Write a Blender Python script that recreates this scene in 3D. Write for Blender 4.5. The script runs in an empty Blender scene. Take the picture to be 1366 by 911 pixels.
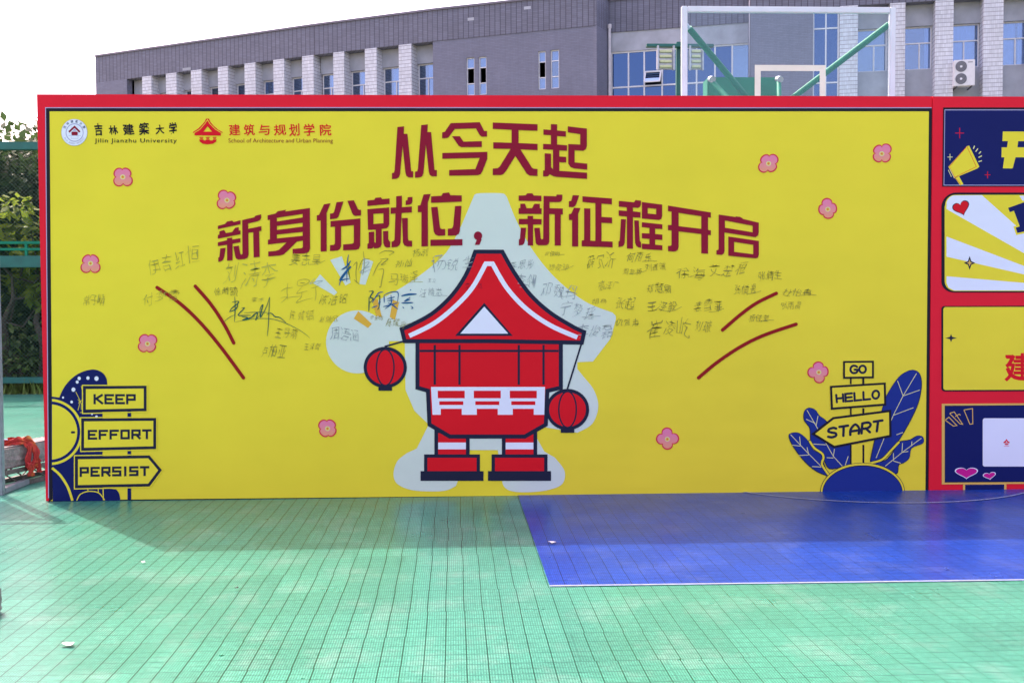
import bpy, bmesh, math, random
from mathutils import Vector, Matrix
from mathutils.geometry import tessellate_polygon
random.seed(7)
SC = bpy.context.scene
COL = SC.collection

# ------------------------------------------------------------------ camera, world, sun, exposure
F_PX, CX, CY, W_PX = 1350.0, 683.0, 455.5, 1366.0      # survey camera (pixels of the photograph)
CAM = Vector((0.0, -7.6114, 1.45))
YAW, PITCH, ROLL = -0.0372, -0.0370, 0.0053
RC = Matrix.Rotation(YAW, 3, 'Z') @ Matrix.Rotation(PITCH, 3, 'X') @ Matrix.Rotation(ROLL, 3, 'Y')
cam = bpy.data.objects.new('camera', bpy.data.cameras.new('camera'))
COL.objects.link(cam)
right, fwd, up = RC.col[0], RC.col[1], RC.col[2]
m = Matrix.Identity(4)
for i in range(3):
    m[i][0], m[i][1], m[i][2], m[i][3] = right[i], up[i], -fwd[i], CAM[i]
cam.matrix_world = m
cam.data.sensor_width = 36.0
cam.data.lens = 36.0 * F_PX / W_PX
cam.data.clip_end = 3000.0
SC.camera = cam

SUN_EL, SUN_AZ = math.radians(55.0), math.radians(-40.0)   # azimuth from +Y towards +X
world = bpy.data.worlds.new('World'); SC.world = world
world.use_nodes = True
wn = world.node_tree.nodes; wl = world.node_tree.links
bg = wn['Background']
sky = wn.new('ShaderNodeTexSky'); sky.sky_type = 'NISHITA'; sky.sun_disc = False
sky.sun_elevation = SUN_EL; sky.sun_rotation = SUN_AZ
sky.air_density = 1.0; sky.dust_density = 4.0; sky.ozone_density = 1.0
sky_gain = wn.new('ShaderNodeMix'); sky_gain.data_type = 'RGBA'; sky_gain.blend_type = 'MULTIPLY'; sky_gain.inputs[0].default_value = 1.0
sky_gain.inputs[7].default_value = (1.78, 1.34, 1.32, 1.0)          # hazy sky, gained up and reddened to brighten the shaded board
wl.new(sky.outputs[0], sky_gain.inputs[6]); wl.new(sky_gain.outputs[2], bg.inputs[0]); bg.inputs[1].default_value = 0.15
sun = bpy.data.objects.new('sun', bpy.data.lights.new('sun', 'SUN'))
sun.data.energy = 2.0; sun.data.angle = math.radians(0.53); sun.data.color = (1.0, 0.91, 0.84)
sd = Vector((math.sin(SUN_AZ) * math.cos(SUN_EL), math.cos(SUN_AZ) * math.cos(SUN_EL), math.sin(SUN_EL)))
sun.rotation_euler = sd.to_track_quat('Z', 'Y').to_euler()
COL.objects.link(sun)
SC.view_settings.view_transform = 'Standard'
SC.view_settings.look = 'None'
SC.view_settings.gamma = 1.0
SC.view_settings.use_curve_mapping = False
SC.view_settings.exposure = 1.46

# ------------------------------------------------------------------ survey helpers: where a sight line meets a plane of the place
def ray(px, py):
    d = RC @ Vector(((px - CX) / F_PX, 1.0, -(py - CY) / F_PX))
    return d
def on_board(px, py):                    # board front plane y = 0  -> (x, z)
    d = ray(px, py); t = -CAM.y / d.y
    p = CAM + d * t
    return p.x, p.z
def on_ground(px, py, z=0.0):
    d = ray(px, py); t = (z - CAM.z) / d.z
    return CAM + d * t
def at_y(px, py, y):
    d = ray(px, py); t = (y - CAM.y) / d.y
    return CAM + d * t

# ------------------------------------------------------------------ materials
class NT:
    def __init__(s, name):
        s.m = bpy.data.materials.new(name); s.m.use_nodes = True
        s.t = s.m.node_tree; s.n = s.t.nodes
        s.b = s.n['Principled BSDF']; s.out = s.n['Material Output']
    def L(s, a, b): s.t.links.new(a, b)
    def inp(s, sock, v):
        if hasattr(v, 'is_linked') or isinstance(v, bpy.types.NodeSocket): s.L(v, sock)
        else: sock.default_value = v
    def math(s, op, a, b=0.0, c=None):
        n = s.n.new('ShaderNodeMath'); n.operation = op
        s.inp(n.inputs[0], a); s.inp(n.inputs[1], b)
        if c is not None: s.inp(n.inputs[2], c)
        return n.outputs[0]
    def noise(s, vec, scale, detail=3.0, rough=0.55):
        n = s.n.new('ShaderNodeTexNoise'); s.L(vec, n.inputs['Vector'])
        n.inputs['Scale'].default_value = scale; n.inputs['Detail'].default_value = detail
        n.inputs['Roughness'].default_value = rough
        return n.outputs['Fac']
    def coords(s, kind='Object'):
        return s.n.new('ShaderNodeTexCoord').outputs[kind]
    def sep(s, v):
        n = s.n.new('ShaderNodeSeparateXYZ'); s.L(v, n.inputs[0]); return n.outputs
    def ramp(s, f, stops):
        n = s.n.new('ShaderNodeValToRGB'); s.L(f, n.inputs[0]); e = n.color_ramp.elements
        while len(e) < len(stops): e.new(0.5)
        for k, (p, c) in enumerate(stops):
            e[k].position = p; e[k].color = (*c, 1) if len(c) == 3 else c
        return n.outputs[0]
    def mix(s, f, a, b):
        n = s.n.new('ShaderNodeMix'); n.data_type = 'RGBA'
        s.inp(n.inputs[0], f)
        for sock, v in ((n.inputs[6], a), (n.inputs[7], b)):
            if isinstance(v, tuple): sock.default_value = (*v, 1)
            else: s.L(v, sock)
        return n.outputs[2]
    def line(s, x, pitch, width, off=0.0):          # 1 on a line of given width every pitch
        a = s.math('MODULO', s.math('ADD', s.math('DIVIDE', x, pitch), 1000.0 + off), 1.0)
        d = s.math('ABSOLUTE', s.math('SUBTRACT', a, 0.5))
        return s.math('GREATER_THAN', d, 0.5 - 0.5 * width / pitch)
    def bump(s, h, strength=0.2, dist=0.01):
        n = s.n.new('ShaderNodeBump'); n.inputs['Strength'].default_value = strength
        n.inputs['Distance'].default_value = dist
        s.L(h, n.inputs['Height']); s.L(n.outputs[0], s.b.inputs['Normal'])

def mat(name, c, rough=0.5, metal=0.0, var=0.12, scale=6.0, bump=0.0, spec=0.5):
    t = NT(name)
    co = t.coords()
    f = t.noise(co, scale, 5.0)
    k0, k1 = 1 - var, 1 + var
    t.L(t.ramp(f, [(0.3, tuple(min(1, x * k0) for x in c)), (0.7, tuple(min(1, x * k1) for x in c))]), t.b.inputs['Base Color'])
    t.b.inputs['Roughness'].default_value = rough
    t.b.inputs['Metallic'].default_value = metal
    t.b.inputs['Specular IOR Level'].default_value = spec
    if bump: t.bump(t.noise(co, scale * 4, 6.0), bump, 0.01)
    return t.m

def vinyl(name, c, var=0.03):             # printed banner cloth: satin, faint waves
    t = NT(name); co = t.coords()
    f = t.noise(co, 1.3, 4.0)
    t.L(t.ramp(f, [(0.3, tuple(x * (1 - var) for x in c)), (0.7, tuple(min(1, x * (1 + var)) for x in c))]), t.b.inputs['Base Color'])
    t.b.inputs['Roughness'].default_value = 0.55
    t.b.inputs['Specular IOR Level'].default_value = 0.14
    xyz = t.sep(co)
    mp = t.n.new('ShaderNodeMapping'); mp.inputs['Scale'].default_value = (0.9, 1, 2.5); t.L(co, mp.inputs[0])
    t.bump(t.noise(mp.outputs[0], 1.6, 2.0), 0.6, 0.012)
    return t.m

M = {}
M['yellow'] = vinyl('yellow_vinyl', (0.85, 0.68, 0.040))
M['red'] = vinyl('red_vinyl', (0.80, 0.012, 0.032))
M['printred'] = vinyl('print_red', (0.72, 0.006, 0.016))
M['maroon'] = vinyl('print_maroon', (0.27, 0.005, 0.026))
M['darkred'] = vinyl('print_dark_red', (0.30, 0.007, 0.010))
M['black'] = vinyl('print_black', (0.012, 0.010, 0.018))
M['navy'] = vinyl('print_navy', (0.004, 0.009, 0.10))
M['blue'] = vinyl('print_blue', (0.012, 0.030, 0.22))
M['ink'] = vinyl('print_ink_navy', (0.014, 0.016, 0.042))
M['grey'] = vinyl('print_pale_grey', (0.66, 0.72, 0.62))
M['white'] = vinyl('print_white', (0.80, 0.80, 0.88))
M['gold'] = vinyl('print_gold', (0.75, 0.45, 0.10))
M['orange'] = vinyl('print_orange', (0.76, 0.42, 0.05))
M['cream'] = vinyl('print_cream', (0.74, 0.68, 0.30))
M['lilac'] = vinyl('print_lilac', (0.42, 0.38, 0.58))
M['magenta'] = vinyl('print_magenta', (0.60, 0.01, 0.24))
M['flowerred'] = vinyl('print_flower_red', (0.66, 0.02, 0.06))
M['pen'] = vinyl('pen_black', (0.27, 0.245, 0.05))
M['pengrey'] = vinyl('pen_grey', (0.40, 0.36, 0.06))
M['penpale'] = vinyl('pen_faded', (0.50, 0.46, 0.075))
M['pencool'] = vinyl('pen_grey_on_white', (0.32, 0.36, 0.36))
M['penblue'] = vinyl('pen_blue', (0.015, 0.10, 0.24))
M['pengreen'] = vinyl('pen_green', (0.02, 0.10, 0.07))
M['penred'] = vinyl('pen_on_red', (0.22, 0.006, 0.03))
t = NT('print_petal'); g = t.sep(t.coords('Generated'))
t.L(t.ramp(g[2], [(0.1, (0.82, 0.30, 0.16)), (0.75, (0.80, 0.20, 0.33))]), t.b.inputs['Base Color']); t.b.inputs['Roughness'].default_value = 0.5
M['petal'] = t.m

# ------------------------------------------------------------------ object helpers
def empty(name, loc=(0, 0, 0), parent=None):
    o = bpy.data.objects.new(name, None); COL.objects.link(o); o.location = loc
    if parent: o.parent = parent
    return o
def tag(o, label=None, cat=None, group=None, kind=None):
    if label: o['label'] = label
    if cat: o['category'] = cat
    if group: o['group'] = group
    if kind: o['kind'] = kind
    return o
def base_of(parent):
    v = Vector((0, 0, 0)); p = parent
    while p is not None:
        v += p.location; p = p.parent
    return v
class MB:
    """collects shapes in world metres; build() links them as one mesh object"""
    def __init__(s): s.v = []; s.f = []; s.mi = []; s.mats = []; s.sm = []
    def mid(s, m):
        if m not in s.mats: s.mats.append(m)
        return s.mats.index(m)
    def add(s, vs, fs, m, smooth=False):
        o = len(s.v); s.v += [Vector(v) for v in vs]
        k = s.mid(m)
        for f in fs: s.f.append([o + i for i in f]); s.mi.append(k); s.sm.append(smooth)
    def box(s, a, b, m, rz=0.0, bev=0.0):
        a, b = Vector(a), Vector(b); c = (a + b) / 2; h = (b - a) / 2
        if bev <= 0:
            vs = [(x, y, z) for x in (-h.x, h.x) for y in (-h.y, h.y) for z in (-h.z, h.z)]
            fs = [(0, 1, 3, 2), (4, 6, 7, 5), (0, 4, 5, 1), (2, 3, 7, 6), (0, 2, 6, 4), (1, 5, 7, 3)]
        else:
            bm = bmesh.new(); bmesh.ops.create_cube(bm, size=1.0)
            bmesh.ops.scale(bm, vec=h * 2, verts=bm.verts)
            bmesh.ops.bevel(bm, geom=bm.edges[:], offset=bev, segments=2, affect='EDGES')
            bm.verts.index_update()
            vs = [v.co.copy() for v in bm.verts]; fs = [[v.index for v in f.verts] for f in bm.faces]; bm.free()
        R = Matrix.Rotation(rz, 3, 'Z')
        s.add([c + R @ Vector(v) for v in vs], fs, m)
    def tube(s, a, b, r, m, n=10, r2=None, caps=True):
        a, b = Vector(a), Vector(b); d = (b - a).normalized()
        x = d.orthogonal().normalized(); y = d.cross(x); r2 = r if r2 is None else r2
        vs = []
        for p, rr in ((a, r), (b, r2)):
            for i in range(n):
                t = 2 * math.pi * i / n; vs.append(p + x * rr * math.cos(t) + y * rr * math.sin(t))
        fs = [(i, (i + 1) % n, n + (i + 1) % n, n + i) for i in range(n)]
        s.add(vs, fs, m, True)
        if caps: s.add(vs, [tuple(range(n))[::-1], tuple(range(n, 2 * n))], m)
    def beam(s, a, b, w, h, m, upv=(0, 0, 1)):     # square bar
        a, b = Vector(a), Vector(b); d = (b - a).normalized(); x = d.cross(Vector(upv)).normalized(); y = x.cross(d)
        vs = [p + x * sx * w / 2 + y * sy * h / 2 for p in (a, b) for sx, sy in ((-1, -1), (1, -1), (1, 1), (-1, 1))]
        s.add(vs, [(0, 1, 5, 4), (1, 2, 6, 5), (2, 3, 7, 6), (3, 0, 4, 7), (3, 2, 1, 0), (4, 5, 6, 7)], m)
    def build(s, name, parent=None, local=False):
        me = bpy.data.meshes.new(name)
        off = Vector((0, 0, 0)) if local else base_of(parent)
        me.from_pydata([v - off for v in s.v], [], s.f)
        for mm in s.mats: me.materials.append(mm)
        for p, k, q in zip(me.polygons, s.mi, s.sm): p.material_index = k; p.use_smooth = q
        me.update()
        o = bpy.data.objects.new(name, me); COL.objects.link(o)
        if parent: o.parent = parent
        return o

def catmull(pts, n=8, closed=False):
    P = [Vector((p[0], p[1])) for p in pts]; out = []
    N = len(P)
    rng = range(N) if closed else range(N - 1)
    for i in rng:
        if closed: a, b, c, d = P[i - 1], P[i], P[(i + 1) % N], P[(i + 2) % N]
        else: a, b, c, d = P[max(i - 1, 0)], P[i], P[i + 1], P[min(i + 2, N - 1)]
        for k in range(n):
            t = k / n
            out.append(0.5 * ((2 * b) + (c - a) * t + (2 * a - 5 * b + 4 * c - d) * t * t + (3 * b - a - 3 * c + d) * t ** 3))
    if not closed: out.append(P[-1])
    return [(q.x, q.y) for q in out]
def ell(cx, cy, rx, ry, a0=0, a1=360, n=40):
    return [(cx + rx * math.cos(math.radians(a0 + (a1 - a0) * i / n)), cy + ry * math.sin(math.radians(a0 + (a1 - a0) * i / n))) for i in range(n if abs(a1 - a0) >= 360 else n + 1)]
def rrect(x0, y0, x1, y1, r, n=6):
    o = []
    for cx, cy, a in ((x1 - r, y0 + r, -90), (x1 - r, y1 - r, 0), (x0 + r, y1 - r, 90), (x0 + r, y0 + r, 180)):
        o += [(cx + r * math.cos(math.radians(a + 90 * i / n)), cy + r * math.sin(math.radians(a + 90 * i / n))) for i in range(n + 1)]
    return o

class Print:
    """flat printing on the board's front: loops given on the photograph's survey grid, laid on the board plane"""
    def __init__(s, ox=0, oy=0, sc=1.0, base=0.005):
        s.mb = MB(); s.ox, s.oy, s.sc = ox, oy, sc; s.k = 0; s.base = base
    def P(s, p): return on_board(s.ox + p[0] / s.sc, s.oy + p[1] / s.sc)
    def lay(s):
        s.k += 1; return -(s.base + s.k * 0.00004)
    def poly(s, m, *loops):
        y = s.lay()
        L = [[Vector((*s.P(p), 0)) for p in lp] for lp in loops]
        tris = tessellate_polygon(L)
        vs = [Vector((v.x, y, v.y)) for lp in L for v in lp]
        fs = []
        for t in tris:
            a, b, c = (vs[i] for i in t)
            n = (b - a).cross(c - a)
            fs.append(tuple(t) if n.y < 0 else tuple(t)[::-1])
        s.mb.add(vs, fs, M[m])
    def stroke(s, m, pts, w, closed=False, cap=True, taper=None):
        pts = [p for i, p in enumerate(pts) if i == 0 or (abs(p[0] - pts[i - 1][0]) + abs(p[1] - pts[i - 1][1])) > 1e-4]
        N = len(pts); h = w / 2; L, R = [], []
        for i in range(N):
            p = Vector(pts[i])
            a = Vector(pts[i - 1]) if (i > 0 or closed) else None
            b = Vector(pts[(i + 1) % N]) if (i < N - 1 or closed) else None
            d1 = (p - a).normalized() if a is not None else None
            d2 = (b - p).normalized() if b is not None else None
            if d1 is None: d1 = d2
            if d2 is None: d2 = d1
            n1 = Vector((-d1.y, d1.x)); n2 = Vector((-d2.y, d2.x))
            nn = n1 + n2
            nn = nn / max(nn.length_squared, 0.6) * 2 if nn.length > 1e-6 else n1
            hh = h * (taper(i / max(N - 1, 1)) if taper else 1)
            L.append(p + nn * hh); R.append(p - nn * hh)
        y = s.lay()
        vs = []
        for i in range(N): vs += [L[i], R[i]]
        fs = [(2 * i, 2 * i + 2, 2 * i + 3, 2 * i + 1) for i in range(N - 1)]
        if closed: fs.append((2 * N - 2, 0, 1, 2 * N - 1))
        elif cap and not taper:
            for e, q in ((0, 1), (N - 1, N - 2)):
                p = Vector(pts[e]); d = (p - Vector(pts[q])).normalized(); nx = Vector((-d.y, d.x))
                k0 = len(vs)
                vs += [p + nx * h * math.cos(math.pi * j / 8) + d * h * math.sin(math.pi * j / 8) for j in range(9)]
                fs.append(tuple(range(k0, k0 + 9)))
        W = []
        for i, v in enumerate(vs):
            x, z = s.P((v.x, v.y)); W.append(Vector((x, y - 1e-6 * i, z)))
        F = []
        for f in fs:
            a, b, c = W[f[0]], W[f[1]], W[f[2]]
            F.append(f if (b - a).cross(c - a).y < 0 else f[::-1])
        s.mb.add(W, F, M[m])
    def text(s, m, body, x0, y0, x1, y1, bold=0.0, shear=0.0, rot=0.0, wob=0.0, space=1.0):
        cu = bpy.data.curves.new('lettering', 'FONT'); cu.body = body; cu.offset = bold; cu.shear = shear
        cu.space_character = space; cu.resolution_u = 3
        ob = bpy.data.objects.new('lettering', cu)
        me = bpy.data.meshes.new_from_object(ob)
        if not len(me.vertices): return
        xs = [v.co.x for v in me.vertices]; ys = [v.co.y for v in me.vertices]
        ax, bx, ay, by = min(xs), max(xs), min(ys), max(ys)
        cx, cy = (x0 + x1) / 2, (y0 + y1) / 2
        cr, sr = math.cos(math.radians(rot)), math.sin(math.radians(rot))
        ph = [random.uniform(0, 6.28) for _ in range(6)]
        y = s.lay(); W = []; H = y1 - y0
        for v in me.vertices:
            u = x0 + (v.co.x - ax) / max(bx - ax, 1e-6) * (x1 - x0)
            w = y1 - (v.co.y - ay) / max(by - ay, 1e-6) * (y1 - y0)
            if wob:
                q = 6.28 / H
                u2 = u + wob * H * (math.sin(w * q * 0.9 + ph[0]) + 0.6 * math.sin(u * q * 1.3 + ph[1]) + 0.4 * math.sin((u + w) * q * 2.3 + ph[4]))
                w2 = w + wob * H * (math.sin(u * q * 0.8 + ph[2]) + 0.6 * math.sin(w * q * 1.7 + ph[3]) + 0.4 * math.sin((u - w) * q * 2.1 + ph[5]))
                u, w = u2, w2
            du, dw = u - cx, w - cy
            px, pz = s.P((cx + du * cr + dw * sr, cy - du * sr + dw * cr))
            W.append((px, y, pz))
        F = []
        for p in me.polygons:
            f = tuple(p.vertices); a, b, c = (Vector(W[i]) for i in f[:3])
            F.append(f if (b - a).cross(c - a).y < 0 else f[::-1])
        s.mb.add(W, F, M[m])
        bpy.data.meshes.remove(me); bpy.data.objects.remove(ob); bpy.data.curves.remove(cu)
    def build(s, name, parent): return s.mb.build(name, parent)

# ------------------------------------------------------------------ ground: earth sheet, sports tiles, markings
DV = ray(604, 408); TILE_A = math.atan2(DV.x, DV.y)
PU, PV = 0.0872, 0.0596
def tiles(name, base, dark, seed, spec, dust_glare_amt):
    t = NT(name); co = t.coords()
    mp = t.n.new('ShaderNodeMapping'); mp.inputs['Rotation'].default_value = (0, 0, TILE_A); t.L(co, mp.inputs[0])
    x = t.sep(mp.outputs[0]); u, v = x[0], x[1]
    g0 = on_ground(691, 662)
    cell0 = t.n.new('ShaderNodeCombineXYZ'); t.L(t.math('FLOOR', t.math('DIVIDE', u, PU * 4)), cell0.inputs[0]); t.L(t.math('FLOOR', t.math('DIVIDE', v, PV * 6)), cell0.inputs[1]); cell0.inputs[2].default_value = seed + 5
    w0 = t.n.new('ShaderNodeTexWhiteNoise'); t.L(cell0.outputs[0], w0.inputs[0])
    jog = t.math('MULTIPLY', t.math('SUBTRACT', w0.outputs[0], 0.5), 0.007)
    u0 = g0.x * math.cos(TILE_A) - g0.y * math.sin(TILE_A)
    off = -u0 / PU
    us = t.math('ADD', u, jog)
    gap = t.n.new('ShaderNodeMapRange'); gap.inputs[1].default_value = -1.5; gap.inputs[2].default_value = 2.5; gap.inputs[3].default_value = 0.0072; gap.inputs[4].default_value = 0.0036
    t.L(t.math('ADD', u, t.math('MULTIPLY', t.math('SUBTRACT', t.noise(mp.outputs[0], 0.8, 2.0), .5), 2.5)), gap.inputs[0])     # joint width varies; thinner rightward, imitating gap shade hidden at an angle
    sa = t.math('MODULO', t.math('ADD', t.math('DIVIDE', us, PU), 1000.0 + off), 1.0)
    seam = t.math('GREATER_THAN', t.math('ABSOLUTE', t.math('SUBTRACT', sa, 0.5)), t.math('SUBTRACT', 0.5, t.math('MULTIPLY', gap.outputs[0], 0.5 / PU)))
    vs = v
    cross = t.line(vs, PV, 0.0065)
    cross2 = t.line(vs, PV * 2, 0.0085)
    # perforations
    hu = t.math('MODULO', t.math('ADD', t.math('DIVIDE', us, PU / 8), 4000.5 + (off * 8) % 1), 1.0)
    hv = t.math('MODULO', t.math('ADD', t.math('DIVIDE', vs, PV / 4), 4000.5), 1.0)
    du = t.math('ABSOLUTE', t.math('SUBTRACT', hu, 0.5)); dv = t.math('ABSOLUTE', t.math('SUBTRACT', hv, 0.5))
    hole = t.math('MULTIPLY', t.math('LESS_THAN', du, 0.27), t.math('LESS_THAN', dv, 0.30))
    # one tone per tile
    cell = t.n.new('ShaderNodeCombineXYZ')
    t.L(t.math('FLOOR', t.math('ADD', t.math('DIVIDE', us, PU * 4), off / 4)), cell.inputs[0])
    t.L(t.math('FLOOR', t.math('DIVIDE', vs, PV * 6)), cell.inputs[1]); cell.inputs[2].default_value = seed
    wnz = t.n.new('ShaderNodeTexWhiteNoise'); t.L(cell.outputs[0], wnz.inputs[0])
    tone = t.math('MULTIPLY_ADD', wnz.outputs[0], 0.18, 0.91)
    big = t.math('MULTIPLY_ADD', t.noise(co, 0.9, 5.0), 0.26, 0.87)
    me_ = t.n.new('ShaderNodeMapping'); me_.inputs['Scale'].default_value = (16, 34, 1); t.L(mp.outputs[0], me_.inputs[0])
    fine = t.math('MULTIPLY', t.math('MULTIPLY_ADD', t.noise(co, 70.0, 3.0), 1.2, 0.42), t.math('MULTIPLY_ADD', t.noise(me_.outputs[0], 1.0, 3.0, .7), 0.7, 0.66))  # grain includes light glints painted into the tile colour
    bright = t.math('MULTIPLY', t.math('MULTIPLY', tone, big), fine)
    c = t.mix(1.0, base, base)
    vm = t.n.new('ShaderNodeVectorMath'); vm.operation = 'SCALE'; vm.inputs[0].default_value = base; t.L(bright, vm.inputs['Scale'])
    dust_glare = t.ramp(t.noise(co, 3.0, 8.0, 0.7), [(0.5, (0, 0, 0)), (0.75, (1, 1, 1))])  # pale dust, strengthened to paint sky glare onto the tiles
    c0 = t.mix(t.math('MULTIPLY', dust_glare, dust_glare_amt), vm.outputs[0], (0.50, 0.55, 0.52))
    c1 = t.mix(t.math('MULTIPLY', hole, 0.8), c0, dark)
    c2 = t.mix(t.math('MULTIPLY', cross, 0.58), c1, dark)
    c3 = t.mix(t.math('MULTIPLY', cross2, 0.45), c2, dark)
    c4 = t.mix(t.math('MULTIPLY', seam, 0.9), c3, tuple(q * s_ for q, s_ in zip(dark, (0.3, 0.75, 0.6))))
    speck = t.ramp(t.noise(co, 34.0, 4.0, .6), [(0.70, (0, 0, 0)), (0.74, (1, 1, 1))])
    c4 = t.mix(t.math('MULTIPLY', speck, 0.45), c4, (0.10, 0.10, 0.09))
    scuff = t.ramp(t.noise(co, 0.55, 9.0, .75), [(0.52, (0, 0, 0)), (0.62, (1, 1, 1))])
    c4 = t.mix(t.math('MULTIPLY', scuff, 0.16), c4, dark)
    t.L(c4, t.b.inputs['Base Color'])
    t.L(t.math('MULTIPLY_ADD', t.noise(co, 1.7, 4.0), 0.22, 0.20), t.b.inputs['Roughness'])
    t.b.inputs['Specular IOR Level'].default_value = spec
    t.bump(t.noise(co, 4.0, 2.0), 0.06, 0.01)
    return t.m
M['tile_green'] = tiles('green_sports_tile', (0.064, 0.268, 0.188), (0.005, 0.062, 0.048), 1.0, 0.23, 0.24)
M['tile_blue'] = tiles('blue_sports_tile', (0.010, 0.056, 0.34), (0.004, 0.012, 0.10), 2.0, 0.19, 0.09)
M['line'] = mat('white_court_paint', (0.20, 0.24, 0.42), 0.7, var=0.2, scale=30)
M['earth'] = mat('earth_ground', (0.14, 0.15, 0.09), 0.95, var=0.4, scale=0.6)

def sheet(name, pts, m, z, kind='structure'):
    b = MB(); b.add([(p[0], p[1], z) for p in pts], [tuple(range(len(pts)))], m)
    return tag(b.build(name), kind=kind)
sheet('ground', [(-900, -900), (900, -900), (900, 900), (-900, 900)], M['earth'], -0.008)
FAR = on_ground(30, 526).y
sheet('court_floor', [(-16, -11), (24, -11), (24, FAR), (-16, FAR)], M['tile_green'], 0.0)
a, b_ = on_ground(691, 661), on_ground(733, 781)
c_ = on_ground(1366, 773)
dirv = (c_ - b_).normalized(); dback = (a - b_).normalized()
far_r = b_ + dirv * 9.0
sheet('key_area', [b_[:2], far_r[:2], (far_r + dback * 5.4)[:2], (b_ + dback * 5.4)[:2]], M['tile_blue'], 0.004)
n_ = Vector((dirv.y, -dirv.x, 0)) * 0.022
if n_.y > 0: n_ = -n_
sheet('court_line', [(b_ + n_)[:2], (far_r + n_)[:2], far_r[:2], b_[:2]], M['line'], 0.004)
# arc on the blue tiles
p1, p2, pm = on_ground(944, 660), on_ground(1283, 655.5), on_ground(1112, 669)
ch = (p2 - p1).length; mid = (p1 + p2) / 2; sg = (pm - mid).length
rad = (ch * ch / 4 + sg * sg) / (2 * sg); cen = pm + (mid - pm).normalized() * rad
rb = MB(); K = 96; vs = []
for i in range(K):
    for r in (rad - 0.011, rad + 0.011): vs.append((cen.x + r * math.cos(2 * math.pi * i / K), cen.y + r * math.sin(2 * math.pi * i / K), 0.008))
rb.add(vs, [(2 * i, 2 * i + 1, (2 * i + 3) % (2 * K), (2 * i + 2) % (2 * K)) for i in range(K)], M['line'])
tag(rb.build('court_circle'), kind='structure')
y0, y1 = on_ground(30, 601).y, on_ground(30, 587).y
sheet('side_zone', [(-16, y0), (-2.5, y0), (-2.5, y1), (-16, y1)], M['tile_blue'], 0.004)
sheet('court_line', [(-16, y1), (-2.5, y1), (-2.5, y1 + 0.07), (-16, y1 + 0.07)], M['line'], 0.004)
# grass strip under the fence: blades in one mass
M['grass'] = mat('grass_blade', (0.10, 0.15, 0.02), 0.7, var=0.5, scale=9)
gb = MB()
for i in range(9000):
    x = random.uniform(-16, 3); y = FAR + random.uniform(0.02, 1.6); h = random.uniform(0.08, 0.30); a = random.uniform(0, 3.14)
    w = 0.02; dx, dy = math.cos(a) * w, math.sin(a) * w; lx, ly = random.uniform(-.08, .08), random.uniform(-.08, .08)
    gb.add([(x - dx, y - dy, -0.006), (x + dx, y + dy, -0.006), (x + lx, y + ly, h)], [(0, 1, 2)], M['grass'])
tag(gb.build('grass'), kind='stuff')
sheet('grass_verge', [(-40, FAR), (40, FAR), (40, FAR + 6), (-40, FAR + 6)], mat('grass_soil', (0.07, 0.09, 0.025), 0.95, var=0.4, scale=3), -0.003)
# ------------------------------------------------------------------ school building behind the boards
def cladding(name, c, dark, ph, pv, wh=0.012, wv=0.010, amt_h=0.5, amt_v=0.6, stag=False, var=0.10):
    t = NT(name); co = t.coords(); x = t.sep(co)
    row = t.math('FLOOR', t.math('DIVIDE', x[2], ph))
    u = t.math('ADD', t.math('ADD', x[0], x[1]), t.math('MULTIPLY', t.math('MODULO', row, 2.0), pv / 2 if stag else 0.0))
    lh = t.line(x[2], ph, wh); lv = t.line(u, pv, wv)
    cell = t.n.new('ShaderNodeCombineXYZ'); t.L(t.math('FLOOR', t.math('DIVIDE', u, pv)), cell.inputs[0]); t.L(row, cell.inputs[1])
    w = t.n.new('ShaderNodeTexWhiteNoise'); t.L(cell.outputs[0], w.inputs[0])
    k = t.math('MULTIPLY', t.math('MULTIPLY_ADD', w.outputs[0], var * 2, 1 - var), t.math('MULTIPLY_ADD', t.noise(co, 0.7, 6.0), 0.35, 0.82))
    mp = t.n.new('ShaderNodeMapping'); mp.inputs['Scale'].default_value = (6, 6, 0.5); t.L(co, mp.inputs[0])
    k = t.math('MULTIPLY', k, t.math('MULTIPLY_ADD', t.noise(mp.outputs[0], 1.0, 4.0), 0.25, 0.88))
    vm = t.n.new('ShaderNodeVectorMath'); vm.operation = 'SCALE'; vm.inputs[0].default_value = c; t.L(k, vm.inputs['Scale'])
    c1 = t.mix(t.math('MULTIPLY', lh, amt_h), vm.outputs[0], dark)
    c2 = t.mix(t.math('MULTIPLY', lv, amt_v), c1, dark)
    t.L(c2, t.b.inputs['Base Color']); t.b.inputs['Roughness'].default_value = 0.6
    t.bump(t.math('SUBTRACT', 1.0, t.math('MAXIMUM', lh, lv)), 0.4, 0.01)
    return t.m
GREY = (0.178, 0.186, 0.255)
M['brick'] = cladding('grey_brick', GREY, (0.07, 0.065, 0.09), 0.075, 0.26, 0.014, 0.012, 0.32, 0.22, True, 0.06)
M['frieze'] = cladding('grey_grooved_cladding', (0.158, 0.165, 0.222), (0.040, 0.03, 0.05), 0.085, 0.27, 0.016, 0.032, 0.35, 0.85)
M['whitetile'] = cladding('white_wall_tile', (0.64, 0.66, 0.72), (0.20, 0.18, 0.24), 0.175, 0.075, 0.022, 0.010, 0.85, 0.30)
M['render'] = mat('grey_render', (0.36, 0.38, 0.44), 0.8, var=0.14, scale=1.6, bump=0.15)
M['palerender'] = mat('pale_render_band', (0.40, 0.42, 0.48), 0.7, var=0.18, scale=1.2, bump=0.1)
M['cap'] = mat('parapet_cap', (0.17, 0.155, 0.20), 0.5, scale=2)
M['upvc'] = mat('white_window_frame', (0.72, 0.72, 0.76), 0.35, var=0.05)
M['interior'] = mat('dark_room', (0.02, 0.022, 0.03), 0.9)
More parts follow.
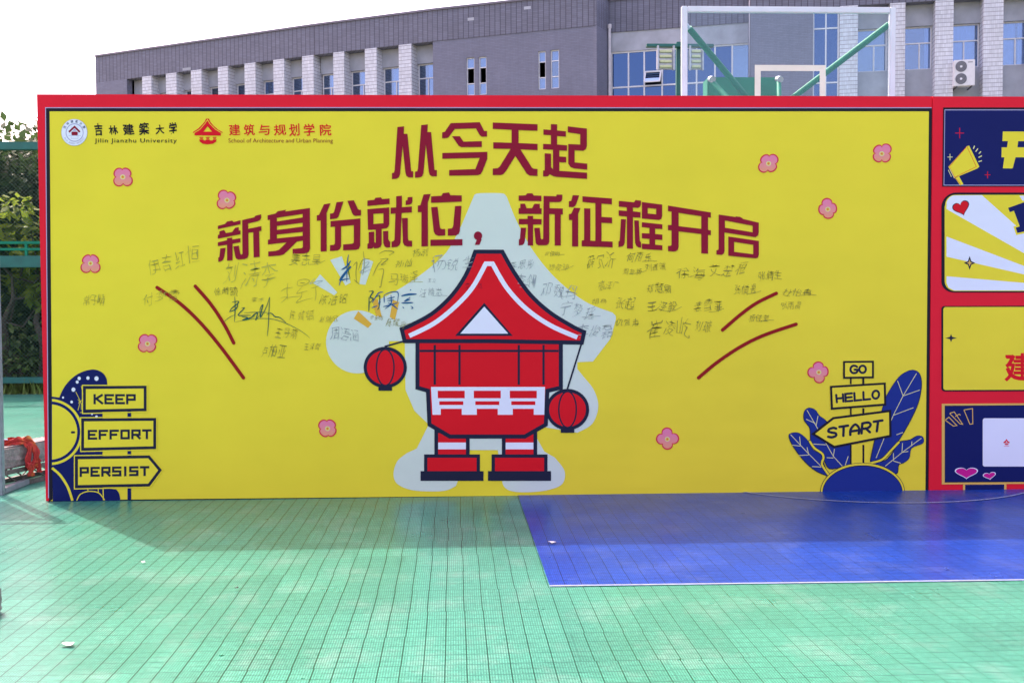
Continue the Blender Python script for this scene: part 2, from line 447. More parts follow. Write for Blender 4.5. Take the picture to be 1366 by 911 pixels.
M['curtain'] = mat('pale_curtain', (0.76, 0.78, 0.80), 0.85, var=0.12, scale=3)
M['pipe'] = mat('white_pipe', (0.60, 0.58, 0.62), 0.4, var=0.1)
M['rooffelt'] = mat('roof_felt', (0.12, 0.12, 0.12), 0.9)
def glass(name, tint, refl, rough=0.03, thin=0.10, edge=0.35):
    t = NT(name)
    tr = t.n.new('ShaderNodeBsdfTransparent'); tr.inputs[0].default_value = (*tint, 1)
    gl = t.n.new('ShaderNodeBsdfGlossy'); gl.inputs[0].default_value = (*refl, 1); gl.inputs['Roughness'].default_value = rough
    co = t.coords(); bp = t.n.new('ShaderNodeBump'); bp.inputs['Strength'].default_value = 0.05; bp.inputs['Distance'].default_value = 0.02
    t.L(t.noise(co, 1.2, 2.0), bp.inputs['Height']); t.L(bp.outputs[0], gl.inputs['Normal'])
    lw = t.n.new('ShaderNodeLayerWeight'); lw.inputs[0].default_value = edge
    f = t.math('MULTIPLY_ADD', lw.outputs['Fresnel'], 1 - thin, thin)
    mx = t.n.new('ShaderNodeMixShader'); t.L(f, mx.inputs[0]); t.L(tr.outputs[0], mx.inputs[1]); t.L(gl.outputs[0], mx.inputs[2])
    t.L(mx.outputs[0], t.out.inputs[0]); return t.m
M['glass'] = glass('blue_window_glass', (0.62, 0.76, 0.96), (0.55, 0.66, 0.82), 0.03, 0.20)
M['glassdark'] = glass('deep_blue_glass', (0.20, 0.36, 0.68), (0.13, 0.22, 0.40), 0.03, 0.42)

HF, HT = 14.25, 15.72                       # frieze underside, roof edge (metres)
def node(px, py, z=HF):
    d = ray(px, py); t = (z - CAM.z) / d.z; p = CAM + d * t
    return Vector((p.x, p.y, 0))
class Facade:
    def __init__(s, A, B):
        s.A = A; s.u = (B - A).normalized(); s.len = (B - A).length
        s.n = Vector((s.u.y, -s.u.x, 0))
        if s.n.y > 0: s.n = -s.n
        s.rot = math.atan2(s.u.y, s.u.x)
    def at(s, px, py, d=0.0):               # (s, z) where the sight line meets the facade plane pushed out by d
        r = ray(px, py); P0 = s.A + s.n * d
        t = (P0 - CAM).dot(s.n) / r.dot(s.n); p = CAM + r * t
        return (p - s.A).dot(s.u), p.z
    def S(s, px, d=0.0, py=100): return s.at(px, py, d)[0]
    def Z(s, px, py, d=0.0): return s.at(px, py, d)[1]
    def mb(s): return MB()
    def put(s, mb, name, parent):           # mesh in the facade's own frame: x along, y into the wall, z up
        o = mb.build(name, None, local=True)
        o.parent = parent
        if parent.get('kindfacade'): o.location = (0, 0, 0)
        else:
            o.location = s.A - base_of(parent); o.rotation_euler = (0, 0, s.rot)
        return o
def fbox(mb, s0, s1, z0, z1, d0, d1, m):    # d = outward depth
    mb.box((s0, -d1, z0), (s1, -d0, z1), m)

n0, n1, n2, n3 = node(128, 111), node(420, 73.6), node(577, 55.5), node(796, 34.2)
r0, r1 = node(813, 44), node(1001, 30)
q0, q1 = node(1001, 16), node(1800, -31)
bld = empty('school_building', n3)
tag(bld, 'long grey brick school building with white tiled piers and blue windows behind the boards', 'building')

def window(fc, s0, s1, z0, z1, dep, kind, trans=0.66, mull=0.6, curtain=(0.0, 0.0), openl=None):
    """frame with pane and curtain as its pieces; dep = outward depth of the frame's back"""
    w = 0.055; mb = MB()
    fbox(mb, s0, s0 + w, z0, z1, dep, dep + .06, M['upvc']); fbox(mb, s1 - w, s1, z0, z1, dep, dep + .06, M['upvc'])
    fbox(mb, s0 + w, s1 - w, z1 - w, z1, dep, dep + .06, M['upvc']); fbox(mb, s0 + w, s1 - w, z0, z0 + w, dep, dep + .06, M['upvc'])
    zt = z1 - (z1 - z0) * (1 - trans)
    fbox(mb, s0 + w, s1 - w, zt - w / 2, zt + w / 2, dep, dep + .062, M['upvc'])
    if mull:
        sm = s0 + (s1 - s0) * mull
        fbox(mb, sm - w / 2, sm + w / 2, z0 + w, zt - w / 2, dep, dep + .061, M['upvc'])
    fr = fc.put(mb, 'window', bld)
    g = MB(); e = 0.004
    fbox(g, s0 + w - e, s1 - w + e, z0 + w - e, z1 - w + e, dep + .02, dep + .028, M[kind])
    g = g.build('pane', None, local=True); g.parent = fr
    r = MB(); fbox(r, s0, s1, z0, z1, dep - 1.0, dep - .96, M['interior'])
    for a, b in curtain_spans(s0 + w, s1 - w, curtain):
        n = max(6, int((b - a) / 0.05)); vs = []
        for i in range(n + 1):
            x = a + (b - a) * i / n; y = -(dep - .05) + 0.03 * math.sin(i * 1.7 + s0) + 0.012 * math.sin(i * 4.1)
            vs += [(x, y, z0 + .02), (x, y, z1 - .02)]
        r.add(vs, [(2 * i, 2 * i + 2, 2 * i + 3, 2 * i + 1) for i in range(n)], M['curtain'], True)
    r = r.build('curtain', None, local=True); r.parent = fr
    return fr
def curtain_spans(a, b, c):
    out = []
    if c[0] > 0: out.append((a, a + (b - a) * c[0]))
    if c[1] > 0: out.append((b - (b - a) * c[1], b))
    return out

def wall_run(fc, s0, s1, ztop, m, name='wall', d0=-0.4, d1=0.0, zbot=0.0):
    mb = MB(); fbox(mb, s0, s1, zbot, ztop, d0, d1, m); return fc.put(mb, name, bld)
def parapet(fc, s0, s1, out=0.0, zb=HF, zt=HT):
    mb = MB(); fbox(mb, s0, s1, zb, zt, -0.5, out, M['frieze'])
    fbox(mb, s0 - .0, s1 + .0, zt + .002, zt + .10, -0.55, out + .06, M['cap'])
    return fc.put(mb, 'parapet', bld)
def bays(fc, piers, sL, sR, wtop, wh, rec, specs, kind):
    """piers = [(s0, s1)...]; between them recessed bays with spandrel, window, wall below"""
    edges = [sL] + [q for p in piers for q in p] + [sR]
    for i in range(0, len(edges) - 1, 2):
        a, b = edges[i], edges[i + 1]
        if b - a < 0.2: continue
        mb = MB(); fbox(mb, a, b, wtop, HF, -rec - .3, -rec, M['render']); fc.put(mb, 'spandrel', bld)
        mb = MB(); fbox(mb, a, b, 0, wtop - wh, -rec - .3, -rec + .002, M['render']); fc.put(mb, 'spandrel', bld)
        cur = specs[(i // 2) % len(specs)]
        window(fc, a + .01, b - .01, wtop - wh, wtop, -rec - .22, kind, 0.62, 0.58 if (i // 2) % 3 else 0.48, cur)
    for a, b in piers:
        mb = MB(); fbox(mb, a, b, 0, HF - .002, -rec - .3, 0.02, M['whitetile']); fc.put(mb, 'pier', bld)

# left wing, two straight runs
A1, A2, A3 = Facade(n0, n1), Facade(n1, n2), Facade(n2, n3)
for fc in (A1, A2, A3): parapet(fc, 0, fc.len + 0.0)
px1 = [(189.8, 202), (221.5, 235.5), (255, 269), (291, 304.5), (326.5, 341), (365, 379.3), (403.5, 418.5)]
wall_run(A1, 0, A1.S(169), HF - .002, M['brick'])
curt = [(0, .0), (0.0, .5), (.0, .55), (0, .6), (0, .55), (.1, .6), (0, .6)]
bays(A1, [(A1.S(a), A1.S(b)) for a, b in px1], A1.S(169), A1.len, HF - .86, 1.85, 0.55, curt, 'glass')
px2 = [(445, 459.3), (487.2, 502.7), (532.3, 549.2)]
bays(A2, [(A2.S(a), A2.S(b)) for a, b in px2], 0.0, A2.len, HF - .88, 1.85, 0.55, [(0, .6), (.0, .62), (0, .6), (0, .55)], 'glass')
# plain brick run with paired slit windows
slits = [(621.6, 632.6, 77, 127.5), (638.4, 648.6, 75.8, 126.5), (717.6, 727.8, 68.4, 119.5), (734.3, 745.6, 66.6, 118)]
ss = []
for a, b, t, bt in slits:
    ss.append((A3.S(a), A3.S(b), A3.Z((a + b) / 2, bt), A3.Z((a + b) / 2, t)))
mb = MB(); prev = 0.0
for s0, s1, z0, z1 in ss:
    fbox(mb, prev, s0, 0, HF - .002, -0.4, -0.03, M['brick'])
    fbox(mb, s0, s1, 0, z0, -0.4, -0.03, M['brick']); fbox(mb, s0, s1, z1, HF - .002, -0.4, -0.03, M['brick']); prev = s1
fbox(mb, prev, A3.len, 0, HF - .002, -0.4, -0.03, M['brick'])
A3.put(mb, 'wall', bld)
for i, (s0, s1, z0, z1) in enumerate(ss):
    w = .045; mb = MB(); dep = -0.16
    fbox(mb, s0, s0 + w, z0, z1, dep, dep + .06, M['upvc']); fbox(mb, s1 - w, s1, z0, z1, dep, dep + .06, M['upvc'])
    zs = [z0, z0 + (z1 - z0) * .30, z0 + (z1 - z0) * .71, z1 - w]
    for z in zs: fbox(mb, s0 + w, s1 - w, z, z + w, dep, dep + .058, M['upvc'])
    fr = A3.put(mb, 'window', bld)
    for k in range(3):
        if k == 1 and i in (0, 1, 2): continue          # middle light stands open
        g = MB(); fbox(g, s0 + w, s1 - w, zs[k] + w, zs[k + 1], dep + .02, dep + .028, M['glass'])
        g = g.build('pane', None, local=True); g.parent = fr
    r = MB(); fbox(r, s0, s1, z0, z1, dep - .9, dep - .86, M['interior'])
    for k in (0, 2): fbox(r, s0 + w, s1 - w, zs[k] + w, zs[k + 1], dep - .10, dep - .08, M['curtain'])
    r = r.build('window_backing', None, local=True); r.parent = fr
# corner return, downpipe
CR = Facade(n3, n3 + (A3.n * -1) * 3.0)
CR.n = A3.u.copy()
mb = MB(); ml = MB()
ret = Facade(n3, r0); ret.n = A3.u.copy()
parapet(ret, 0.0, ret.len, 0.0)
wall_run(ret, 0, ret.len, HF - .002, M['brick'], d0=-.4)
pb = MB(); sp = ret.S(807.5, 0.1) ; zt = ret.Z(807.5, 34, .1)
pb.tube((sp, -0.10, 0.0), (sp, -0.10, zt), 0.07, M['pipe'], 12)
pb.tube((sp, -0.10, zt - .18), (sp, -0.10, zt), 0.10, M['pipe'], 12)
ret.put(pb, 'downpipe', bld)
# recessed glazed run
Rr = Facade(r0, r1)
parapet(Rr, 0, Rr.len)
zb0 = Rr.Z(840, 68); zsp = Rr.Z(850, 116)
mb = MB(); fbox(mb, 0, Rr.len, zb0, HF - .002, -.4, -0.05, M['palerender']); Rr.put(mb, 'band', bld)
mb = MB(); fbox(mb, 0, Rr.len, 0, zsp - 1.4, -.4, -0.05, M['palerender']); Rr.put(mb, 'band', bld)
cols = [814.5, 837, 858, 882, 905, 928, 952.5, 975.5, 1000.5]
for i in range(8):
    a, b = Rr.S(cols[i]), Rr.S(cols[i + 1]); w = .07; mb = MB(); zb = zsp - 1.4
    fbox(mb, a, a + w, zb, zb0, -.2, -.10, M['upvc'])
    for z in (zb, zsp, zb0 - w): fbox(mb, a + w, b, z, z + w, -.2, -.11, M['upvc'])
    if i == 2: 
        for z in (Rr.Z(870, 96),): fbox(mb, a + w, b, z, z + w, -.2, -.11, M['upvc'])
    fr = Rr.put(mb, 'window', bld)
    g = MB(); top = Rr.Z(870, 96) if i == 2 else zsp + w
    if i == 2: top += w
    fbox(g, a + w, b, top, zb0 - w, -.16, -.15, M['glass' if i == 7 else 'glassdark'])
    g = g.build('pane', None, local=True); g.parent = fr
    g = MB(); fbox(g, a + w, b, zb + w, zsp, -.16, -.15, M['glassdark']); g = g.build('pane', None, local=True); g.parent = fr
    r = MB(); fbox(r, a, b, zb, zb0, -1.2, -1.15, M['curtain' if i == 7 else 'interior'])  # last column: pale sheet imitates the sky reflected in its pane
    if i == 3: fbox(r, a + .2, b, zb, zb0, -.5, -.48, M['curtain'])
    r = r.build('window_backing', None, local=True); r.parent = fr
    if i == 2:                                           # casement pushed open
        z1, z0 = Rr.Z(870, 97), zsp + w; mb = MB(); o = 0.42
        def q(s, z, f): return (s, .10 - o * f - .06, z)
        for (x0, x1, f0, f1) in ((a + w, a + w + .06, 0, 1), (b - .06, b, 0, 1)):
            mb.beam(q((x0 + x1) / 2, z1, 0), q((x0 + x1) / 2, z0 + .05, 1), .06, .05, M['upvc'])
        mb.beam(q(a + w, z0 + .05, 1), q(b, z0 + .05, 1), .05, .06, M['upvc'])
        mb.add([q(a + w, z1, 0), q(b, z1, 0), q(b, z0 + .05, 1), q(a + w, z0 + .05, 1)], [(0, 1, 2, 3)], M['glassdark'])
        cs = mb.build('casement', None, local=True); cs.parent = fr
# right wing
Q = Facade(q0, q1)
parapet(Q, 0, Q.len)
sw0, sg0, sg1 = Q.S(1001), Q.S(1084.5), Q.S(1119.5)
wall_run(Q, sw0, sg0, HF - .002, M['brick'], d0=-.4, d1=-.03)
ends = MB(); fbox(ends, -0.02, 0.0, 0, HT, -3.0, -0.03, M['brick']); Q.put(ends, 'end_wall', bld)
zt, zm = HF - .05, Q.Z(1101, 38)
mb = MB(); w = .06; sm = (sg0 + sg1) / 2
for s in (sg0, sm - w / 2, sg1 - w): fbox(mb, s, s + w, 0, HF - .003, -.25, -.17, M['upvc'])
for z in (zm, zm - 2.35): 
    fbox(mb, sg0 + w, sm - w / 2, z, z + w, -.25, -.175, M['upvc']); fbox(mb, sm + w / 2, sg1 - w, z, z + w, -.25, -.175, M['upvc'])
fr = Q.put(mb, 'window', bld)
g = MB(); fbox(g, sg0 + w, sg1 - w, 0, HF - .01, -.22, -.21, M['glassdark']); g = g.build('pane', None, local=True); g.parent = fr
r = MB(); fbox(r, sg0, sg1, 0, HF, -1.2, -1.15, M['interior']); r = r.build('window_backing', None, local=True); r.parent = fr
pxr = [(1120, 1144), (1186.5, 1207), (1247, 1271), (1311, 1337.5), (1376, 1403), (1441, 1468), (1506, 1534)]
bays(Q, [(Q.S(a), Q.S(b)) for a, b in pxr], sg1 + .3, Q.S(1572), HF - .90, 1.86, 0.5, [(0, 0), (0, .0), (0.04, .2), (.9, .05), (.6, .3), (.5, .5), (0, .6)], 'glass')
wall_run(Q, Q.S(1572), Q.len, HF - .002, M['brick'])
# roof and end wall close the volume
mb = MB(); back = Vector((4, 16, 0))
poly = [n0, n1, n2, n3, r0, r1, q0, q1, q1 + back, n0 + back]
mb.add([(p.x, p.y + .45, HT - .5) for p in poly], [tuple(range(len(poly)))[::-1]], M['rooffelt'])
mb.build('roof', bld)
mb = MB(); mb.add([(p.x - .01, p.y, z) for p in (n0, n0 + back) for z in (0, HT)], [(0, 1, 3, 2)], M['brick'])
mb.add([(p.x + .01, p.y, z) for p in (q1, q1 + back) for z in (0, HT)], [(0, 1, 3, 2)], M['brick'])
mb.add([(p.x, p.y, z) for p in (n0 + back, q1 + back) for z in (0, HT)], [(0, 1, 3, 2)], M['brick'])
mb.build('rear_wall', bld)
# small pale patches where cladding was repaired
mb = MB()
for fc, x, y, wd in ((A1, 249, 92.5, .28), (A2, 628 - 0, 26, .0), (A3, 628, 26, .16), (A3, 703.5, 11, .17)):
    if wd: 
        s_, z_ = fc.at(x, y); o = MB(); fbox(o, s_ - wd, s_ + wd, z_ - .07, z_ + .07, .002, .006, M['palerender']); fc.put(o, 'patch', bld)

# outdoor unit of an air conditioner hung under a window
s0, z1 = Q.at(1271.5, 82, .1); s1, z0 = Q.at(1299, 115.5, .1)
ac = empty('air_conditioner', Q.A + Q.u * (s0 + s1) / 2 + Vector((0, 0, z0)))
tag(ac, 'white outdoor air conditioning unit with two round fans under a school window', 'air conditioner')
M['acbody'] = mat('white_enamel', (0.72, 0.71, 0.74), 0.4, var=0.05); M['acfan'] = mat('dark_fan_grille', (0.10, 0.10, 0.12), 0.5)
def acput(mb, name, parent):
    o = mb.build(name, None, local=True); o.parent = parent
    if parent is ac: o.location = Q.A - ac.location; o.rotation_euler = (0, 0, Q.rot)
    return o
mb = MB(); mb.box((s0, -0.30, z0), (s1, .05, z1), M['acbody'], bev=.02)
mb.box((s0 + (s1 - s0) * .66, -.306, z1 - .13), (s1 - .1, -.3005, z1 - .10), M['acfan'])
body = acput(mb, 'casing', ac)
for k in range(2):
    c = Vector((s0 + (s1 - s0) * .33, -.312, z0 + (z1 - z0) * (.27 + .47 * k))); r = (z1 - z0) * .205
    mb = MB(); mb.tube(c, c + Vector((0, .011, 0)), r, M['acfan'], 28)
    for q in range(1, 5):
        rr = r * q / 4; n = 28
        vs = [(c.x + (rr + dd) * math.cos(6.2832 * i / n), c.y - .008, c.z + (rr + dd) * math.sin(6.2832 * i / n)) for i in range(n) for dd in (-.006, .006)]
        mb.add(vs, [(2 * i, 2 * i + 1, (2 * i + 3) % (2 * n), (2 * i + 2) % (2 * n)) for i in range(n)], M['render'])
    mb.tube(c + Vector((0, -.014, 0)), c, r * .22, M['acbody'], 14)
    acput(mb, 'fan_grille', ac)
mb = MB()
for x in (s0 + .12, s1 - .12): mb.box((x - .02, -.3, z0 - .05), (x + .02, .45, z0 - .002), M['acfan'])
acput(mb, 'bracket', ac)
# ------------------------------------------------------------------ the signature board
xl, zt_ = on_board(49, 126); xr = on_board(1240.5, 400)[0]; TOP = zt_
board = empty('signature_board', ((xl + xr) / 2, 0.05, 0))
tag(board, 'large yellow signature board with red border, maroon Chinese title and handwritten names', 'signboard')
def quad_px(a): return [on_board(*p) for p in a]
mb = MB()
mb.box((xl, 0.0, 0.004), (xr, 0.045, TOP), M['red'])
mb.build('panel', board)
mb = MB(); mb.box((xl + .01, 0.0452, 0.01), (xr - .01, 0.0458, TOP - .005), M['palerender']); mb.build('rear_sheet', board)
# timber/steel stiffeners behind
M['steel'] = mat('galvanised_steel', (0.42, 0.43, 0.45), 0.4, 0.7, var=0.15, scale=12)
mb = MB()
for x in [xl + .15 + i * (xr - xl - .3) / 6 for i in range(7)]: mb.box((x - .02, .046, .02), (x + .02, .09, TOP - .02), M['steel'])
for z in (.15, 1.5, 2.9): mb.box((xl + .05, .091, z), (xr - .05, .12, z + .04), M['steel'])
mb.build('rear_frame', board)
cv = Print(base=0.0018)
cv.poly('yellow', [(62.5, 146), (1243, 146), (1237.5, 656.8), (66, 667.8)])
cv.build('canvas', board)
bd = Print(base=0.0026)
o = [(61.5, 144.8), (1243, 144.8), (1238, 657.4), (65.5, 669)]; i_ = [(66.3, 149), (1239, 149), (1234.3, 655.2), (70.5, 665.8)]
bd.poly('black', [o[0], o[1], i_[1], i_[0]]); bd.poly('black', [o[1], o[2], i_[2], i_[1]]); bd.poly('black', [o[3], o[0], i_[0], i_[3]])
o2 = [(70.5, 667.8), (1234, 656.2)]
bd.poly('black', [(70.5, 666.9), (1234.3, 655.6), (1234.3, 657.4), (70.5, 668.8)])
bd.stroke('lilac', [(1242.5, 144.2), (900, 144.3), (500, 144), (61, 144.2), (63, 400), (65, 664)], 1.1, cap=False)
bd.build('border', board)

# pale grey ground shapes behind the picture
gp = Print(base=0.0032)
gp.poly('grey', catmull([(633, 260), (640, 258), (668, 258), (674, 260)], 3)[:-1] + catmull([(676, 263), (690, 297), (712, 336), (742, 372), (780, 402), (817, 417)], 6) + catmull([(821, 421), (821, 428), (814, 452)], 4) + [(791, 482), (770, 483), (770, 492)] + catmull([(778, 502), (792, 520), (798, 542), (790, 565), (770, 577)], 6) + [(706, 566), (726, 602)] + catmull([(740, 610), (753, 628), (750, 645), (732, 653), (708, 656), (684, 655), (672, 648), (668, 630)], 6) + [(664, 600), (618, 600), (613, 636)] + catmull([(608, 648), (594, 654), (572, 655), (548, 653), (530, 645), (525, 632), (530, 615), (543, 604)], 6) + [(556, 598), (572, 566), (553, 548), (541, 520), (540, 455), (500, 455)] + catmull([(505, 400), (532, 386), (566, 363), (596, 336), (616, 300)], 6))
gp.build('background_shape', board)
g2 = Print(base=0.00325)
g2.poly('grey', ell(477, 456, 42, 42, n=48)); g2.build('background_disc', board)
rays = [[(440.5, 347), (456, 342), (468, 377), (461, 381)], [(485, 344), (498, 349), (487.5, 380), (479.5, 379)], [(418, 378), (427, 366), (450, 390), (446, 394)]]
for r in rays:
    g3 = Print(base=0.0033); g3.poly('grey', r); g3.build('ray_mark', board)
for r in [[(478, 415), (496, 432), (491, 437.5), (472, 425)], [(496, 398), (504, 400), (509.5, 423), (502, 421)], [(524, 400), (532.5, 403), (527, 427), (520, 423)]]:
    g3 = Print(base=0.0045); g3.poly('orange', r); g3.build('ray_mark', board)

# pavilion picture: a plain generic pavilion standing in for the printed figure
pv = Print(base=0.0050)
roof = catmull([(634, 336), (622, 366), (603, 394), (577, 418), (548, 434), (536, 439)], 6) + [(540, 455), (652, 455), (776, 457), (779, 443)] + catmull([(766, 437), (735, 418), (708, 394), (686, 364), (670, 336)], 6)
body = [(557, 455), (557, 517), (571, 521), (573, 566), (600, 582), (700, 582), (728, 566), (730, 521), (748, 517), (748, 455)]
for x0, x1, c in ((582, 624, 603), (672, 714, 693)):
    leg = [(x0, 575), (x1, 575), (x1, 630), (x0, 630)]
    pv.poly('printred', leg); pv.stroke('ink', leg, 5, closed=True)
    pv.poly('white', [(x0 + 2.5, 590), (x1 - 2.5, 590), (x1 - 2.5, 599), (x0 + 2.5, 599)])
    foot = [(x0 - 14, 608), (x1 + 14, 608), (x1 + 14, 632), (x0 - 14, 632)]
    pv.poly('printred', foot); pv.stroke('ink', foot, 4.5, closed=True)
    pv.poly('ink', [(x0 - 21, 628), (x1 + 21, 628), (x1 + 21, 641), (x0 - 21, 641)])
pv.poly('printred', body); pv.stroke('ink', body, 5.5, closed=True)
pv.poly('white', [(575, 516), (727, 516), (726, 553), (577, 553)])
for x in (584, 632, 680):
    pv.poly('printred', [(x, 521), (x + 36, 521), (x + 36, 531), (x, 531)])
    pv.poly('printred', [(x + 2, 535), (x + 34, 535), (x + 34, 540), (x + 2, 540)])
    pv.poly('printred', [(x + 4, 545), (x + 32, 545), (x + 32, 553), (x + 4, 553)])
for x in (580, 613, 692, 725): pv.stroke('ink', [(x, 460), (x, 513)], 3, cap=False)
pv.stroke('ink', [(560, 468), (745, 468)], 3, cap=False)
pv.poly('printred', roof); pv.stroke('ink', roof, 5.5, closed=True)
pv.stroke('white', catmull([(546, 448), (578, 432), (606, 410), (630, 384), (648, 352)], 6) + [(656, 352)] + catmull([(657, 352), (676, 384), (702, 412), (734, 434), (770, 450)], 6), 6, cap=False)
pv.poly('ink', [(646, 404), (684, 448), (607, 448)]); pv.poly('white', [(646, 409), (678, 445), (614, 445)])
for cx, cy, r, top in ((514, 490, 26, (539, 455)), (757, 546, 26, (776, 457))):
    pv.stroke('ink', [top, (cx, cy - r - 2)], 2.2)
    pv.poly('ink', ell(cx, cy, r + 2.8, r + 1.5)); pv.poly('printred', ell(cx, cy, r - 1.5, r - 3))
    pv.stroke('ink', ell(cx, cy, r * .45, r - 2, n=28), 2, closed=True)
    pv.poly('ink', [(cx - 9, cy + r - 2), (cx + 9, cy + r - 2), (cx + 9, cy + r + 5), (cx - 9, cy + r + 5)])
pv.build('pavilion_picture', board)

# title lettering, traced stroke by stroke
T1 = [
 [[(95,70),(137,66),(135,113),(158,113),(182,348),(194,348),(194,387),(168,387),(152,378),(145,355),(128,190),(112,365),(105,385),(92,394),(61,398),(61,360),(74,356),(78,340)]],
 [[(245,58),(286,54),(283,102),(307,102),(328,340),(343,340),(343,380),(312,380),(298,370),(292,350),(274,180),(259,360),(252,378),(238,386),(206,389),(206,350),(220,348),(224,330)]],
 [[(430,46),(612,40),(640,95),(658,95),(658,131),(625,131),(612,122),(588,79),(455,83),(418,133),(408,139),(376,142),(376,104),(392,101)]],
 [[(438,128),(487,128),(510,162),(625,159),(625,196),(497,197),(480,188)]],
 [[(377,233),(660,226),(659,272),(628,350),(618,366),(600,373),(420,376),(420,340),(585,334),(612,264),(377,270)]],
 [[(694,42),(975,53),(975,94),(856,90),(856,171),(975,176),(975,216),(868,211),(940,325),(950,331),(975,334),(975,378),(925,375),(908,364),(836,252),(775,350),(760,366),(742,372),(694,372),(694,331),(725,328),(738,318),(806,208),(697,206),(697,166),(812,169),(812,88),(694,82)]],
 [[(1059,52),(1098,54),(1098,92),(1153,97),(1153,131),(1098,127),(1098,180),(1160,185),(1160,220),(1112,217),(1112,255),(1155,258),(1155,293),(1112,291),(1112,345),(1286,357),(1286,396),(1090,383),(1072,378),(1052,366),(1040,380),(1010,381),(1010,343),(1020,343),(1020,235),(1060,238),(1060,322),(1072,335),(1072,213),(1010,210),(1010,176),(1059,178),(1059,122),(1012,119),(1012,85),(1059,89)]],
 [[(1165,66),(1285,80),(1285,190),(1278,210),(1262,220),(1208,216),(1208,292),(1287,300),(1287,338),(1205,330),(1182,322),(1168,300),(1168,177),(1243,180),(1243,115),(1165,104)]]]
T4 = [
 [[(74,318),(140,300),(158,278),(205,270),(218,283),(280,267),(280,303),(74,348)]],
 [[(88,368),(130,355),(148,383),(205,374),(232,335),(264,329),(264,361),(280,358),(280,394),(74,435),(74,400),(88,397)]],
 [[(74,468),(158,448),(158,430),(205,424),(205,442),(280,430),(280,468),(208,480),(208,632),(158,635),(158,490),(74,503)]],
 [[(97,523),(145,517),(132,600),(122,628),(105,640),(78,647),(78,607),(88,600)]],
 [[(296,265),(405,240),(418,225),(468,213),(468,250),(455,268),(435,277),(350,296),(350,345),(470,320),(470,362),(450,368),(455,600),(400,606),(396,375),(352,382),(354,580),(345,608),(320,620),(262,625),(240,615),(232,595),(215,505),(265,498),(278,570),(288,580),(298,572)]],
 [[(527,222),(598,206),(622,184),(695,172),(688,187),(912,155),(914,525),(905,550),(885,565),(860,570),(755,573),(755,528),(840,520),(848,510),(848,453),(795,460),(705,550),(672,578),(640,588),(533,596),(533,551),(600,545),(632,535),(700,468),(530,488),(530,445),(548,441),(548,263),(527,266)],[(612,245),(846,210),(846,241),(612,278)],[(612,320),(846,290),(846,325),(612,355)],[(612,398),(846,373),(846,408),(612,432)]],
 [[(1040,122),(1100,112),(1065,200),(1065,548),(1010,553),(1010,270),(975,272),(975,222),(995,218)]],
 [[(1155,103),(1218,96),(1178,220),(1168,242),(1150,252),(1095,258),(1095,207),(1120,203),(1132,192)]],
 [[(1253,90),(1312,85),(1350,165),(1362,172),(1378,172),(1378,225),(1325,228),(1308,220),(1298,205)]],
 [[(1100,275),(1372,250),(1370,500),(1358,527),(1335,536),(1215,541),(1215,487),(1298,480),(1312,470),(1312,312),(1196,322),(1196,505),(1185,530),(1165,542),(1095,547),(1095,493),(1130,490),(1140,478),(1140,325),(1100,328)]]]
T5 = [
 [[(138,122),(200,115),(212,97),(260,92),(272,108),(340,103),(340,153),(138,172)]],
 [[(138,200),(337,184),(337,340),(328,362),(310,375),(268,380),(268,520),(258,545),(235,555),(200,558),(195,545),(180,558),(138,562),(138,515),(150,510),(150,408),(200,404),(200,500),(214,505),(214,386),(143,389)],[(193,243),(284,237),(284,328),(193,335)]],
 [[(280,400),(328,397),(328,470),(338,492),(345,495),(345,547),(315,550),(295,540),(283,510)]],
 [[(400,83),(452,78),(452,182),(543,176),(543,230),(450,236),(440,500),(430,528),(410,543),(358,548),(358,497),(375,490),(385,478),(393,240),(350,243),(350,187),(400,184)]],
 [[(505,92),(548,88),(548,130),(540,150),(520,160),(487,163),(487,122),(502,120)]],
 [[(453,282),(505,279),(507,470),(515,486),(545,487),(545,540),(500,541),(475,530),(462,505)]],
 [[(650,66),(714,62),(688,140),(690,538),(630,540),(630,227),(597,228),(597,168),(620,164)]],
 [[(718,84),(812,78),(825,54),(882,48),(893,73),(997,75),(997,132),(718,143)]],
 [[(718,182),(777,179),(797,355),(803,375),(818,381),(846,380),(846,440),(785,443),(757,432),(742,405)]],
 [[(936,172),(995,170),(980,400),(970,425),(945,440),(870,442),(870,378),(905,375),(915,365),(920,345)]],
 [[(712,478),(1003,473),(1003,530),(712,535)]],
 [ell(1145,443,38,40,120,400,24)+[(1178,478),(1158,525),(1115,526),(1133,480)]]]
